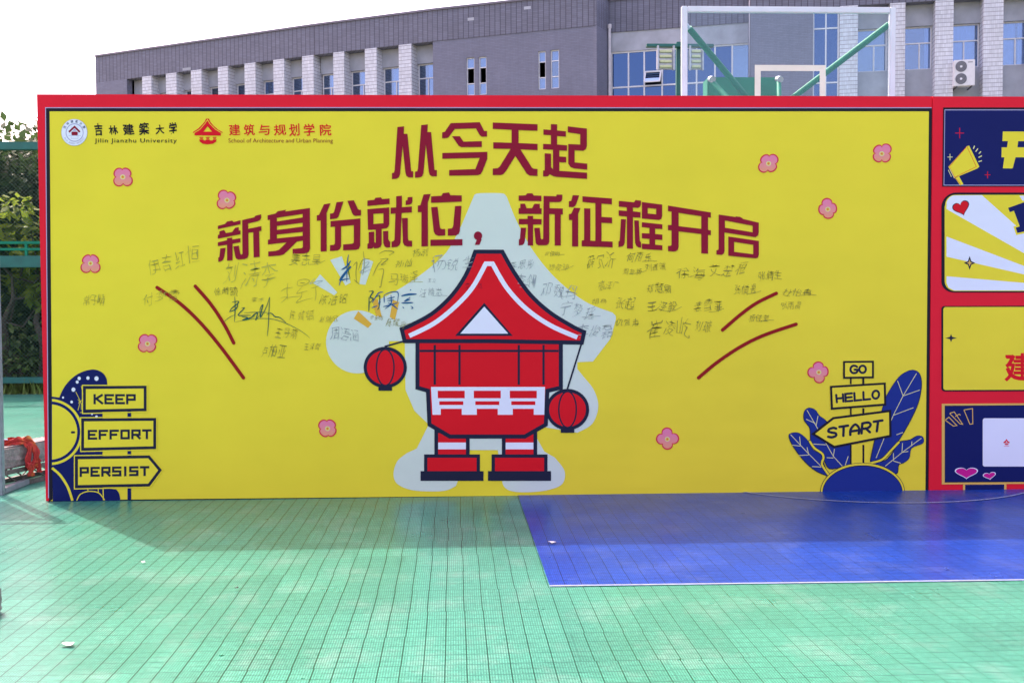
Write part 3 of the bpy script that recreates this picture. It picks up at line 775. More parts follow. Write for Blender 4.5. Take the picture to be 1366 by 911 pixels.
T6 = [
 [[(90,85),(160,82),(178,62),(228,62),(243,84),(320,86),(320,142),(90,138)]],
 [[(106,168),(153,166),(170,212),(225,212),(250,168),(303,168),(303,212),(322,214),(322,272),(90,270),(90,213),(106,212)]],
 [[(92,320),(180,320),(180,290),(236,290),(236,320),(322,322),(322,377),(236,378),(236,590),(182,590),(182,376),(92,376)]],
 [[(112,410),(166,410),(152,545),(145,570),(128,585),(92,590),(92,530),(102,522)]],
 [[(342,88),(470,92),(474,75),(532,76),(530,125),(520,145),(500,152),(403,152),(403,212),(537,216),(537,276),(516,278),(516,590),(455,590),(455,274),(400,272),(400,550),(392,575),(370,588),(290,588),(270,578),(262,560),(248,412),(303,410),(313,515),(325,530),(338,520)]],
 [[(638,80),(702,84),(672,172),(660,192),(640,202),(598,202),(598,142),(622,138)]],
 [[(650,208),(715,212),(692,272),(692,600),(630,600),(630,332),(598,332),(598,272),(622,268)]],
 [[(735,92),(1033,114),(1033,175),(928,166),(928,300),(1035,307),(1035,366),(928,360),(928,546),(1040,550),(1040,608),(728,598),(728,538),(752,536),(752,213),(815,216),(815,540),(866,543),(866,162),(735,150)]],
 [[(1103,138),(1258,153),(1272,130),(1328,137),(1326,180),(1315,202),(1295,210),(1246,206),(1246,245),(1322,252),(1322,310),(1246,304),(1246,622),(1185,620),(1185,298),(1102,290),(1102,234),(1184,240),(1184,205),(1103,197)]],
 [[(1125,322),(1175,325),(1163,560),(1155,585),(1138,600),(1100,605),(1100,548),(1112,542)]],
 [[(1260,335),(1305,338),(1315,540),(1328,560),(1328,612),(1300,608),(1278,590),(1268,560)]]]
T7 = [
 [[(116,70),(310,95),(310,205),(302,232),(280,243),(116,228)],[(172,128),(253,136),(253,188),(172,180)]],
 [[(116,264),(312,284),(312,330),(243,325),(243,376),(312,382),(312,434),(243,430),(243,478),(312,485),(312,532),(116,520),(116,468),(188,473),(188,424),(116,418),(116,368),(188,372),(188,318),(116,310)]],
 [[(366,104),(777,170),(777,220),(750,217),(750,338),(777,341),(777,387),(750,385),(750,566),(685,561),(685,377),(468,352),(468,500),(460,527),(440,542),(415,545),(366,540),(366,490),(390,490),(400,480),(400,343),(366,340),(366,290),(400,291),(400,162),(366,157)],[(468,174),(685,207),(685,327),(468,301)]],
 [[(852,190),(1010,213),(1018,208),(1055,212),(1075,222),(1085,232),(1236,268),(1236,360),(1230,390),(1205,408),(908,362),(908,540),(900,565),(880,577),(830,573),(830,532),(848,528),(852,515)],[(912,247),(1178,298),(1178,360),(912,316)]],
 [[(944,400),(1237,443),(1237,575),(1228,603),(1205,610),(944,585)],[(1000,452),(1183,480),(1183,570),(1000,547)]]]
tl = empty('title', (0, 0, 0), board)
def letters(blocks):
    for polys, ox, oy, sc, names in blocks:
        for a, b in names:
            p = Print(ox, oy, sc, base=0.0056)
            for lp in polys[a:b]: p.poly('maroon', *lp)
            p.build('title_character', board)
bpy.data.objects.remove(tl)
letters([(T1, 510, 155, 4.710, [(0, 2), (2, 5), (5, 6), (6, 8)]), (T4, 280, 255, 6.83, [(0, 5), (5, 6), (6, 10)]),
         (T5, 470, 250, 6.83, [(0, 6), (6, 11), (11, 12)]), (T6, 680, 250, 7.589, [(0, 5), (5, 8)]), (T7, 840, 260, 7.189, [(2, 3), (3, 5)])])
p = Print(680, 250, 7.589, base=0.0056)
for lp in T6[8:11]: p.poly('maroon', *lp)
p.ox, p.oy, p.sc = 840, 260, 7.189
for lp in T7[0:2]: p.poly('maroon', *lp)
p.build('title_character', board)

# swoosh marks
for pts in ([(597,238),(680,295),(760,370),(840,465),(925,580)], [(742,233),(800,300),(850,375),(888,448)]):
    p = Print(0, 300, 2.846, base=0.0056); p.stroke('darkred', catmull(pts, 10), 13); p.build('swoosh', board)
for pts in ([(221,399),(290,340),(350,297),(425,260)], [(130,580),(200,522),(290,462),(380,418),(500,377)]):
    p = Print(886, 300, 2.846, base=0.0056); p.stroke('darkred', catmull(pts, 10), 13); p.build('swoosh', board)

# pink blossoms
for k, (x, y) in enumerate([(164,236),(303,267),(121,351),(197,458),(437,571),(890,585),(1092,496),(1104,279),(1025,218),(1176,205)]):
    p = Print(base=0.0044); a0 = [-.05, .12, .0, .1, -.1, .75, .7, .65, .1, .0][k]
    rr = random.Random(k); am = [rr.uniform(.82, 1.10) for _ in range(5)]
    def R_(th, g):
        q = (th - a0) / (2 * math.pi) * 4; i = int(math.floor(q)) % 4; f = q - math.floor(q)
        return (8.2 + 5.6 * math.sin(math.pi * f) ** .55) * (am[i] * math.sin(math.pi * f) + 1 - math.sin(math.pi * f)) + g
    lo = [(x + R_(2 * math.pi * i / 80, 0.9) * math.cos(2 * math.pi * i / 80), y + R_(2 * math.pi * i / 80, 0.9) * math.sin(2 * math.pi * i / 80)) for i in range(80)]
    li = [(x + R_(2 * math.pi * i / 80, -0.8) * math.cos(2 * math.pi * i / 80), y + R_(2 * math.pi * i / 80, -0.8) * math.sin(2 * math.pi * i / 80)) for i in range(80)]
    p.poly('flowerred', lo); p.poly('petal', li); p.poly('cream', ell(x, y + .5, 3.4, 3.2, n=14)); p.poly('orange', ell(x, y + .5, 2.2, 2.1, n=12)); p.poly('flowerred', ell(x, y + .5, .8, .8, n=8))
    p.build('blossom', board)

# round seal and its lettering
p = Print(70, 150, 6.83, base=0.0044)
p.poly('lilac', ell(201, 185, 119, 122, n=48)); p.poly('white', ell(201, 185, 116, 119, n=48))
p.poly('lilac', ell(204, 187, 82, 84, n=40)); p.poly('white', ell(204, 187, 74, 75, n=40))
p.stroke('lilac', [(150, 215), (260, 215)], 3); p.stroke('lilac', [(175, 240), (235, 240)], 3); p.stroke('lilac', [(175, 130), (172, 245)], 2); p.stroke('lilac', [(233, 130), (236, 245)], 2)
p.stroke('maroon', [(152, 182), (203, 134), (252, 182)], 17, cap=False); p.poly('maroon', rrect(176, 178, 232, 212, 8)); p.poly('lilac', [(203, 150), (222, 172), (184, 172)])
for k, ch in enumerate('吉林建築大學'):
    a = math.radians(-152 + k * 24.8); cx, cy = 201 + 99 * math.cos(a), 185 + 101 * math.sin(a)
    p.text('navy', ch, cx - 12, cy - 13, cx + 12, cy + 13, bold=0.01, rot=-(math.degrees(a) + 90))
word = 'JILIN JIANZHU UNIVERSITY'
for k, ch in enumerate(word):
    if ch == ' ': continue
    a = math.radians(152 - k * 5.4); cx, cy = 201 + 99 * math.cos(a), 185 + 101 * math.sin(a)
    wd = 1.6 if ch == 'I' else 4
    p.text('lilac', ch, cx - wd, cy - 7, cx + wd, cy + 7, rot=-(math.degrees(a) - 90))
p.build('round_seal', board)
p = Print(70, 150, 6.83, base=0.0044)
for ch, cx, cy, w, h in (('吉',420,160,76,110),('林',555,165,80,84),('建',695,158,100,104),('築',836,152,94,108),('大',980,158,78,80),('学',1100,152,70,116)):
    p.text('black', ch, cx - w / 2, cy - h / 2, cx + w / 2, cy + h / 2, bold=0.022, rot=6, wob=0.025)
p.text('black', 'Jilin Jianzhu University', 386, 240, 1134, 290, bold=0.006, space=1.15)
p.build('university_lettering', board)
p = Print(250, 150, 6.83, base=0.0044)
roofp = [(170,60),(198,60),(210,90),(240,125),(280,160),(322,183),(318,192),(306,190),(306,215),(66,212),(66,192),(52,190),(52,182),(100,150),(140,110),(160,85)]
p.poly('printred', roofp, [(185,130),(225,178),(148,178)])
p.stroke('yellow', [(60,190),(112,160),(158,108),(184,70),(208,108),(258,158),(314,190)], 5, cap=False)
p.poly('printred', [(108,250),(150,250),(150,258),(168,258),(168,250),(205,250),(205,258),(232,258),(232,250),(268,250),(262,270),(235,288),(185,295),(140,288),(115,270)])
for a, b in ((110, 148), (168, 205), (232, 266)):
    p.poly('printred', [(a, 227), (b, 227), (b - 2, 235), (a + 2, 235)]); p.poly('printred', [(a + 5, 239), (b - 5, 239), (b - 6, 246), (a + 6, 246)])
p.build('pavilion_emblem', board)
p = Print(250, 150, 6.83, base=0.0044)
for ch, cx, w, h in (('建',430,104,104),('筑',565,100,106),('与',700,100,96),('规',843,112,100),('划',974,94,110),('学',1110,100,112),('院',1258,104,106)):
    p.text('printred', ch, cx - w / 2, 162 - h / 2, cx + w / 2, 162 + h / 2, bold=0.012, rot=3, wob=0.014)
p.text('maroon', 'School of Architecture and Urban Planning', 375, 240, 1326, 290, bold=-0.004)
p.build('school_lettering', board)

# stroke alphabet for the printed signposts
AL = {'K': [[(0,0),(0,1)],[(.95,0),(.1,.5)],[(.25,.45),(1,1)]], 'E': [[(1,0),(0,0),(0,1),(1,1)],[(0,.5),(.92,.5)]], 'P': [[(0,1),(0,0),(1,0),(1,.56),(0,.56)]],
 'F': [[(1,0),(0,0),(0,1)],[(0,.52),(.92,.52)]], 'O': [[(0,0),(1,0),(1,1),(0,1)]], 'R': [[(0,1),(0,0),(1,0),(1,.56),(0,.56)],[(.55,.56),(1,1)]],
 'T': [[(0,0),(1,0)],[(.5,0),(.5,1)]], 'S': [[(1,0),(0,0),(0,.5),(1,.5),(1,1),(0,1)]], 'I': [[(.5,0),(.5,1)]],
 'G': [[(.95,.15),(.7,0),(.3,0),(0,.3),(0,.7),(.3,1),(.75,1),(1,.8),(1,.55),(.6,.55)]], 'H': [[(0,0),(0,1)],[(1,0),(1,1)],[(0,.5),(1,.5)]], 'L': [[(0,0),(0,1),(1,1)]],
 'A': [[(0,1),(0,.4),(.25,0),(.75,0),(1,.4),(1,1)],[(0,.62),(1,.62)]]}
ROUND = {'O': [ell(.5, .5, .5, .5, n=28) + [(1, .5)]], 'S': [catmull([(.95,.12),(.6,0),(.15,.08),(.05,.3),(.4,.47),(.9,.62),(.95,.88),(.5,1),(.02,.88)], 4)], 'G': [catmull(AL['G'][0][:9], 4) + [(1,.55),(.6,.55)]], 'R': [[(0,1),(0,0)], catmull([(0,0),(.7,0),(1,.28),(.7,.55),(0,.55)], 4), [(.45,.55),(1,1)]], 'A': [catmull([(0,1),(0,.45),(.5,0),(1,.45),(1,1)], 5), [(0,.65),(1,.65)]]}
def word_strokes(p, m, w, quad, gap, wd, rnd=False):
    (ax, ay), (bx, by), (cx, cy), (dx, dy) = quad          # tl tr br bl
    n = len(w); widths = [0.35 if c == 'I' else 1.0 for c in w]; tot = sum(widths) + gap * (n - 1); x = 0
    for ch, ww in zip(w, widths):
        for st in ((ROUND.get(ch) if rnd else None) or AL[ch]):
            pts = []
            for u, v in st:
                s = (x + u * ww) / tot
                pts.append(((ax + (bx - ax) * s) * (1 - v) + (dx + (cx - dx) * s) * v, (ay + (by - ay) * s) * (1 - v) + (dy + (cy - dy) * s) * v))
            if not rnd and ch != 'O':                       # square ends
                for e_, q_ in ((0, 1), (-1, -2)):
                    if not .3 < st[e_][1] < .7:
                        d_ = (Vector(pts[e_]) - Vector(pts[q_])).normalized() * wd / 2; pts[e_] = (pts[e_][0] + d_.x, pts[e_][1] + d_.y)
            if ch == 'O': p.stroke(m, pts[:4] if not rnd else pts[:-1], wd, closed=True)
            else: p.stroke(m, pts, wd, cap=rnd)
        x += ww + gap

# left signpost picture
p = Print(50, 480, 4.555, base=0.0044)
p.poly('navy', [(88, 225), (135, 228)] + catmull([(135, 225), (162, 168), (210, 112), (270, 74), (340, 58), (392, 75), (420, 112), (426, 160)], 5) + [(426, 230), (372, 330), (372, 600), (380, 775), (480, 785)] + catmull([(480, 785), (498, 812), (505, 853)], 3) + [(95, 858), (91, 640)])
p.poly('navy', [(372, 150), (396, 150), (396, 850), (372, 850)]); p.poly('navy', [(548, 300), (570, 300), (570, 848), (548, 848)])
def right_of(pts, x0): return [(max(x, x0), y) for x, y in pts]
p.poly('navy', right_of(ell(75, 437, 215, 215, -90, 90, 40), 85) + [(85, 652)])
p.poly('yellow', right_of(ell(75, 437, 201, 201, -90, 90, 40), 90)); p.poly('navy', right_of(ell(75, 437, 186, 186, -90, 90, 40), 90)); p.poly('yellow', right_of(ell(75, 437, 168, 168, -90, 90, 40), 90))
p.poly('ink', rrect(205, 432, 230, 446, 6)); 
p.stroke('yellow', catmull([(90, 655), (140, 700), (185, 770), (214, 853)], 6), 15, cap=False)
p.stroke('yellow', catmull([(240, 852), (262, 815), (312, 797), (372, 806), (410, 850)], 6), 6, cap=False)
p.stroke('yellow', [(400, 778), (402, 850)], 6, cap=False); p.stroke('yellow', [(370, 782), (372, 804)], 5, cap=False); p.stroke('yellow', [(308, 782), (308, 796)], 5, cap=False)
for x, y, r in ((255,112,10),(308,110,10),(360,113,13),(243,134,9),(220,180,12),(157,228,6),(209,255,8),(333,328,6),(360,345,8)): p.poly('white', ell(x, y, r, r * 1.08, n=14))
for q in ([(235,195),(262,250),(248,305)],[(250,262),(285,235),(268,160)],[(268,268),(268,300)],[(248,240),(282,280)],[(262,320),(290,312)]): p.stroke('yellow', q, 3)
for q in ([(275,154),(668,154),(668,315),(275,325)], [(264,350),(726,348),(726,545),(264,555)], [(226,580),(684,574),(762,668),(684,772),(226,782)]):
    p.stroke('yellow', q, 6, closed=True)
def sign(p, pts, bw, m='ink'):
    p.poly(m, pts)
    c = (sum(x for x, y in pts) / len(pts), sum(y for x, y in pts) / len(pts))
    P_ = [Vector(q) for q in pts]; ins = []
    for i in range(len(P_)):
        a, b, d = P_[i - 1], P_[i], P_[(i + 1) % len(P_)]
        d1 = (b - a).normalized(); d2 = (d - b).normalized(); n1 = Vector((-d1.y, d1.x)); n2 = Vector((-d2.y, d2.x)); k = (n1 + n2); k = k / k.length_squared * 2
        ins.append(tuple(b + k * bw))
    p.poly('yellow', ins)
sign(p, [(279,160),(664,156),(664,310),(279,318)], 17, 'ink'); sign(p, [(268,356),(722,352),(722,540),(268,550)], 17, 'ink'); sign(p, [(231,586),(682,579),(757,668),(682,767),(231,776)], 17, 'ink')
word_strokes(p, 'ink', 'KEEP', [(349,214),(592,214),(592,262),(349,262)], .46, 14)
word_strokes(p, 'ink', 'EFFORT', [(314,431),(688,427),(688,473),(314,477)], .52, 14)
word_strokes(p, 'ink', 'PERSIST', [(265,656),(674,650),(674,696),(265,702)], .54, 14)
p.build('signpost_picture', board)

# right signpost picture with leaves
p = Print(1040, 470, 4.555, base=0.0044)
leaves = [([(625,335),(660,245),(720,155),(770,118),(810,108),(845,125),(860,170),(858,230),(840,310),(800,400),(750,490),(700,565),(640,625),(590,655),(548,668)], [[(830,128),(748,265),(690,380),(585,640)],[(715,172),(748,262)],[(850,228),(748,264)],[(812,335),(690,381)],[(748,485),(708,500)]]),
 ([(830,508),(866,512),(868,550),(800,580),(785,640),(750,670),(722,682),(705,738),(600,700),(570,670),(640,655),(690,600),(720,545),(790,530)], [[(860,520),(745,605),(640,690)],[(690,655),(690,610)],[(690,658),(735,672)],[(742,606),(745,550)],[(745,606),(780,600)],[(800,568),(802,540)]]),
 ([(145,380),(155,350),(180,337),(215,350),(240,385),(275,410),(330,470),(430,560),(430,680),(385,692),(300,705),(262,640),(215,580),(188,540),(182,462),(150,415)], [[(165,350),(220,445),(325,630),(380,690)],[(160,405),(215,430)],[(232,385),(220,445)],[(190,555),(280,560)],[(332,585),(325,630)],[(285,638),(325,640)],[(415,630),(395,690)]]),
 ([(55,505),(80,488),(120,492),(165,530),(200,590),(250,620),(262,660),(285,720),(300,750),(230,725),(170,680),(120,625),(75,560)], [[(65,498),(170,610),(250,690),(290,740)],[(120,510),(125,565)],[(75,562),(125,568)],[(165,575),(175,620)],[(115,625),(175,622)],[(195,692),(255,695)]])]
for out, veins in leaves:
    p.stroke('ink', catmull(out, 4, True), 5, closed=True); p.poly('blue', catmull(out, 4, True))
    for v in veins: p.stroke('cream', v, 4, cap=False)
for q in ([(182,540),(210,580),(255,612),(265,640),(256,680),(296,742)], [(548,672),(620,650),(670,600),(722,545)]):
    p.stroke('ink', catmull(q, 6), 19); p.stroke('yellow', catmull(q, 6), 12)
for z in ((156, 192), (338, 378), (560, 690)):
    if z[0] == 560: p.poly('yellow', [(428,z[0]),(546,z[0]),(546,z[1]),(428,z[1])])
    p.stroke('black', [(431,z[0]),(431,z[1])], 10, cap=False); p.stroke('black', [(507,z[0]),(507,z[1])], 12, cap=False)
p.poly('yellow', ell(502, 850, 254, 178, 180, 360, 40)); p.stroke('ink', ell(502, 850, 256, 180, 180, 360, 40), 3, cap=False)
p.poly('ink', ell(502, 850, 244, 166, 180, 360, 40)); p.poly('blue', ell(502, 850, 240, 160, 180, 360, 40))
sign(p, [(384,52),(571,50),(571,157),(384,160)], 12, 'black'); sign(p, [(304,203),(643,182),(646,322),(310,348)], 13, 'black'); sign(p, [(190,495),(322,392),(676,347),(678,512),(328,580)], 14, 'black')
word_strokes(p, 'ink', 'GO', [(430,82),(522,80),(522,124),(430,124)], .3, 13.5, True)
word_strokes(p, 'ink', 'HELLO', [(342,258),(602,230),(602,278),(346,302)], .36, 13.5, True)
word_strokes(p, 'ink', 'START', [(292,462),(622,412),(614,474),(292,518)], .34, 15.5, True)
p.build('signpost_picture', board)

# handwritten names
SG = [('伊吉红恒',193,334,262,364,17,'pengrey'),('付梦雪',186,386,238,407,8,'pengrey'),('常子晴',112,394,140,408,4,'pengrey'),('徐晴毓',285,383,317,395,0,'pen'),
 ('刘涛',292,345,345,386,6,'penpale'),('李',345,345,368,384,0,'penpale'),('姜志昊',387,339,428,354,2,'pengrey'),('陈浩铭',425,393,464,406,2,'pen'),('陈婧镐',384,412,420,428,0,'pengrey'),
 ('赵瑞欣',425,421,452,430,0,'pengrey'),('王丹萌',366,438,398,453,0,'pengrey'),('卢柏亚',347,460,382,477,-2,'pen'),('王泽哲',405,457,428,467,0,'pen'),('周语涵',441,438,479,454,-3,'pencool'),
 ('李木',335,397,353,403,0,'penpale'),('孙灿',527,346,550,356,4,'pen'),('马瑞泽',518,364,558,378,8,'pengrey'),('杨凯',550,332,572,342,4,'pen'),('李金明',493,421,511,427,0,'pen'),('陈耀府',515,425,542,436,-10,'pen'),
 ('杨锐生',574,342,634,361,2,'pencool'),('王立',570,372,582,377,0,'pencool'),('汪楠芯',559,384,591,396,6,'pencool'),('李天成',620,378,644,386,0,'penred'),
 ('李思彤',679,348,713,359,4,'pencool'),('郭伊明',726,335,747,342,0,'pen'),('杨筱锌',731,352,759,361,-2,'pengrey'),('李翎',689,366,716,384,-6,'pencool'),('邓魏丹',717,376,767,399,-4,'pencool'),
 ('宁梦瑶',747,405,795,424,-10,'pencool'),('李俊磊',769,433,817,450,0,'pencool'),('薛冗沂',782,339,820,358,2,'pen'),('何雨乐',836,337,870,350,-2,'pen'),('刘鑫瑞',860,351,888,361,3,'pen'),('周益杨',830,358,856,366,0,'pen'),
 ('高泽广',798,375,826,387,2,'pengrey'),('郑慧敏',861,378,897,391,-3,'pen'),('胡杨',789,398,810,405,0,'pen'),('张起',820,396,847,412,-4,'pen'),('王泽毅',862,403,903,416,-2,'pen'),('仇贺冉',821,425,852,436,0,'pen'),
 ('崔凌屹',860,424,918,453,0,'pen'),('徐海',899,354,938,375,-4,'pen'),('艾楚桓',940,348,995,371,2,'pen'),('裴雪菲',922,398,962,419,0,'pen'),('刘璇',925,427,950,443,-6,'pen'),
 ('张倩生',1011,362,1042,373,6,'pen'),('张楠逸',978,379,1009,393,2,'pen'),('杜怡冉',1043,385,1083,395,0,'pen'),('贺雨晨',1041,402,1069,413,-2,'pen'),('杨佳莹',998,419,1026,429,0,'pen')]
for body_, x0, y0, x1, y1, ro, mm in SG:
    p = Print(base=0.0062); n_ = len(body_); cw = (x1 - x0) / n_; sl_ = math.tan(math.radians(ro))
    sh_ = .06 if y1 - y0 > 19 else 0; x0, x1, y0, y1 = x0 + (x1 - x0) * sh_, x1 - (x1 - x0) * sh_, y0 + (y1 - y0) * sh_ * 1.5, y1 - (y1 - y0) * sh_ * 1.5
    for q_, ch in enumerate(body_):
        e_ = random.uniform(.80, 1.06); ex = (x0 + x1) / 2; cx_ = x0 + cw * (q_ + .5); dy = -(cx_ - ex) * sl_ + random.uniform(-.08, .08) * (y1 - y0)
        hh_ = (y1 - y0) * e_; ym = (y0 + y1) / 2 + dy
        p.text(mm, ch, cx_ - cw * .46 * e_, ym - hh_ / 2, cx_ + cw * .50 * e_, ym + hh_ / 2, bold=-min(.019, max(.012, (.075 - .75 / (y1 - y0)) / 2)), shear=random.uniform(.05, .4), rot=ro * .5 + random.uniform(-9, 9), wob=.06)
    if random.random() < .3: p.stroke(mm, catmull([(x0 + (x1 - x0) * .6, y1 - 1), (x1 - 4, y1 - 2), (x1 + 6, y1 - 4 + random.uniform(-3, 3))], 4), .5, cap=False)
    p.build('signature', board)
tp = lambda a: 0.45 + 0.75 * math.sin(math.pi * min(1, max(0, a)))
def handwritten(ox, oy, sc, strokes):
    p = Print(ox, oy, sc, base=0.0064)
    for m_, w, pts in strokes: p.stroke(m_, catmull(pts, 5), w, taper=tp)
    p.build('signature', board)
handwritten(280, 330, 8.54, [('pengreen',9,[(285,560),(290,700),(282,850)]),('pengreen',11,[(225,735),(255,690),(318,640),(322,615),(255,625)]),('pengreen',11,[(322,640),(300,700),(225,735)]),
 ('pengreen',10,[(362,695),(395,692),(325,770),(400,775),(468,772)]),('pengreen',13,[(365,790),(430,800),(375,830),(470,800),(500,770),(535,745)]),('pengreen',10,[(500,800),(515,760),(545,750),(525,825),(560,780)]),('pengreen',10,[(570,790),(575,700),(605,655),(585,740),(580,795),(640,690),(682,570)]),
 ('pengreen',8,[(684,565),(676,700),(668,880),(655,1010)]),('pengreen',10,[(650,765),(700,750),(745,790),(800,800),(870,860)]),('pengreen',6,[(390,745),(560,738),(680,745)]),('pengreen',5,[(160,850),(220,800),(290,765)]),('pengreen',5,[(290,850),(500,815),(700,815),(880,870),(1050,960),(1140,1030)])])
handwritten(440, 325, 7.594, [('penblue',14,[(118,265),(165,238),(212,175)]),('penblue',9,[(190,112),(178,200),(172,388)]),('penblue',13,[(97,425),(112,375),(170,290),(212,235),(150,300),(103,370),(160,360),(200,358)]),('pengreen',7,[(200,200),(190,270),(205,355)]),
 ('pen',6,[(238,225),(275,190),(265,300),(275,400)]),('pen',6,[(245,365),(300,412)]),('pen',6,[(340,80),(350,200),(335,320)]),('pen',5,[(290,270),(330,170),(405,155)]),('pencool',5,[(300,290),(360,250),(410,230)]),('pencool',5,[(320,210),(400,190),(310,300),(415,260)]),
 ('pen',6,[(500,105),(560,75),(650,85),(600,120)]),('pen',6,[(435,330),(480,230),(530,170)]),('pen',6,[(510,160),(590,155),(520,215),(570,205)]),('pen',6,[(490,265),(545,262),(530,360),(515,440),(500,435)])])
handwritten(440, 325, 7.594, [('pengreen',11,[(395,485),(440,485),(410,540),(440,560),(405,600)]),('pengreen',10,[(398,540),(398,620),(395,690)]),('penblue',10,[(430,600),(490,505),(540,490)]),('pengreen',9,[(470,540),(505,530),(500,640),(480,670)]),('penblue',10,[(425,650),(480,630)]),('penblue',9,[(515,590),(490,610)]),
 ('penblue',9,[(550,520),(552,600)]),('penblue',9,[(548,525),(610,495),(690,495),(685,590)]),('penblue',9,[(580,560),(660,540)]),('penblue',9,[(620,520),(620,610),(560,660)]),('penblue',11,[(540,640),(690,600)]),('penblue',10,[(590,600),(640,625),(690,665)]),('penblue',8,[(580,580),(650,570)]),
 ('penblue',17,[(725,530),(800,515),(880,512)]),('penblue',12,[(815,545),(765,580),(815,565)]),('penblue',13,[(725,602),(845,598)]),('penblue',10,[(815,465),(822,475)]),('penblue',8,[(738,640),(752,655)]),('penblue',8,[(822,660),(842,650),(820,632)])])
handwritten(280, 330, 8.54, [('pengrey',5,[(810,505),(860,470),(950,455)]),('pengrey',5,[(890,405),(880,500),(890,600)]),('pengrey',5,[(805,577),(880,560),(860,590),(808,635)]),('pengrey',5,[(880,575),(960,562),(1040,558)]),
 ('pengrey',5,[(1000,420),(1010,380),(1090,362),(1135,385),(1090,425),(1010,438),(992,410)]),('pen',5,[(1030,408),(1085,404)]),('pengrey',5,[(1060,440),(990,525),(1050,510),(1115,497)]),('pengrey',5,[(1045,510),(1045,560),(985,630),(1080,600),(1175,577)]),
 ('pencool',5,[(1200,350),(1140,415),(1210,390),(1285,380),(1200,430)]),('pengrey',5,[(1155,465),(1200,455),(1250,430)]),('pengrey',5,[(1205,450),(1210,540),(1200,610)])])

# ------------------------------------------------------------------ the red display board beside it
xr2 = on_board(1640, 400)[0]
side = empty('display_board', ((xr + xr2) / 2, 0.05, 0))
tag(side, 'red display board with stacked navy, striped and yellow panels, right of the yellow board', 'signboard')
mb = MB(); mb.box((xr + .004, -.006, 0.004), (xr2, 0.039, TOP - .002), M['red']); mb.build('panel', side)
mb = MB(); mb.box((xr + .01, 0.0392, 0.01), (xr2 - .01, 0.0398, TOP - .007), M['palerender']); mb.build('rear_sheet', side)
mb = MB()
for x in (xr + .2, xr + .95, xr2 - .15): mb.box((x - .02, .04, .02), (x + .02, .085, TOP - .02), M['steel'])
mb.build('rear_frame', side)
B0 = 0.0085
p = Print(1226, 120, 6.507, base=B0)
p.poly('black', [(205, 156), (2400, 156), (2400, 842), (197, 842)])
p.poly('lilac', [(217, 174), (2385, 174), (2385, 832), (209, 832)]); p.poly('navy', [(222, 181), (2380, 181), (2380, 826), (214, 826)])
for m_, x, y, a, b in (('printred', 348, 378, 38, 46), ('printred', 590, 740, 25, 30), ('cream', 264, 586, 22, 28)):
    for dx, dy in ((a, 0), (0, b)):
        p.poly(m_, [(x - dx - (3 if dy else 0), y - dy - (3 if dx else 0)), (x + dx + (3 if dy else 0), y - dy - (3 if dx else 0)), (x + dx + (3 if dy else 0), y + dy + (3 if dx else 0)), (x - dx - (3 if dy else 0), y + dy + (3 if dx else 0))])
p.poly('yellow', [(310,770),(342,752),(380,820),(352,832)]); p.poly('yellow', [(250,670),(410,492),(430,487),(518,668),(500,685),(345,750),(300,770)])
for q in ([(410,492),(492,670),(300,765)], [(255,672),(405,500)], [(262,680),(308,770)], [(318,775),(360,828)]): p.stroke('printred', q, 4, cap=False)
for q in ([(250,700),(275,755)], [(262,690),(300,765)]): p.stroke('cream', q, 6)
for a, b in (((477,488),(466,515)),((506,512),(486,540)),((532,538),(514,556)),((540,575),(510,590)),((540,618),(510,626))): p.stroke('cream', [a, b], 9, cap=False)
p.poly('yellow', [(722,365),(1290,365),(1290,448),(1190,448),(1190,502),(1290,502),(1290,588),(1190,588),(1190,683),(1090,683),(1090,588),(832,588),(808,680),(800,685),(722,683),(735,588),(710,588),(712,502),(758,502),(766,448),(718,448)], [(855,448),(1090,448),(1090,502),(848,502)])
p.build('navy_panel', side)
p = Print(1226, 250, 6.507, base=B0)
p.poly('black', [(190, 160)] + ell(320, 175, 130, 128, 180, 270, 8) + [(2400, 47), (2400, 912), (320, 912)] + ell(300, 820, 110, 92, 90, 180, 8))
def clipx(x0, x1, f0, f1): pass
p.poly('yellow', [(218, 170)] + ell(310, 155, 88, 88, 180, 270, 8) + [(2380, 67), (2380, 900), (310, 900)] + ell(310, 815, 92, 85, 90, 180, 8))
p.poly('white', [(234, 190), (236, 130)] + ell(310, 150, 76, 78, 190, 270, 8) + [(540, 70), (820, 320), (1250, 700), (1250, 765), (911, 575)])
p.poly('white', [(234, 428), (911, 685), (1250, 812), (1250, 838), (911, 757), (234, 602)])
p.poly('white', [(234, 772), (911, 830), (1250, 860), (1250, 895), (300, 895), (252, 870), (234, 830)])
p.poly('white', [(865, 75), (1290, 700), (1340, 700), (1240, 75)]); p.poly('white', [(1480, 75), (1390, 700), (1440, 700), (1760, 75)])
def heart(cx, cy, w, h, rot):
    o = []
    for i in range(40):
        t = 2 * math.pi * i / 40; x = 16 * math.sin(t) ** 3 / 16; y = -(13 * math.cos(t) - 5 * math.cos(2 * t) - 2 * math.cos(3 * t) - math.cos(4 * t)) / 15
        c, s_ = math.cos(rot), math.sin(rot); x *= w; y *= h
        o.append((cx + x * c - y * s_, cy + x * s_ + y * c))
    return o
p.poly('ink', heart(362, 178, 76, 66, -.32)); p.poly('printred', heart(362, 178, 68, 58, -.32))
def star4(cx, cy, a, b, k=.16):
    o = []
    for i in range(4):
        for ang, r in ((90 * i, a if i % 2 == 0 else b), (90 * i + 45, min(a, b) * k * 2)):
            o.append((cx + r * math.cos(math.radians(ang)), cy + r * math.sin(math.radians(ang))))
    return o
p.poly('ink', star4(434, 657, 50, 60, .22)); p.poly('gold', star4(434, 657, 24, 30, .22))
sl = [(768,180),(895,135),(1010,100),(1030,150),(970,172),(1020,320),(1080,300),(1095,345),(848,398),(833,352),(868,340),(818,205),(782,218)]
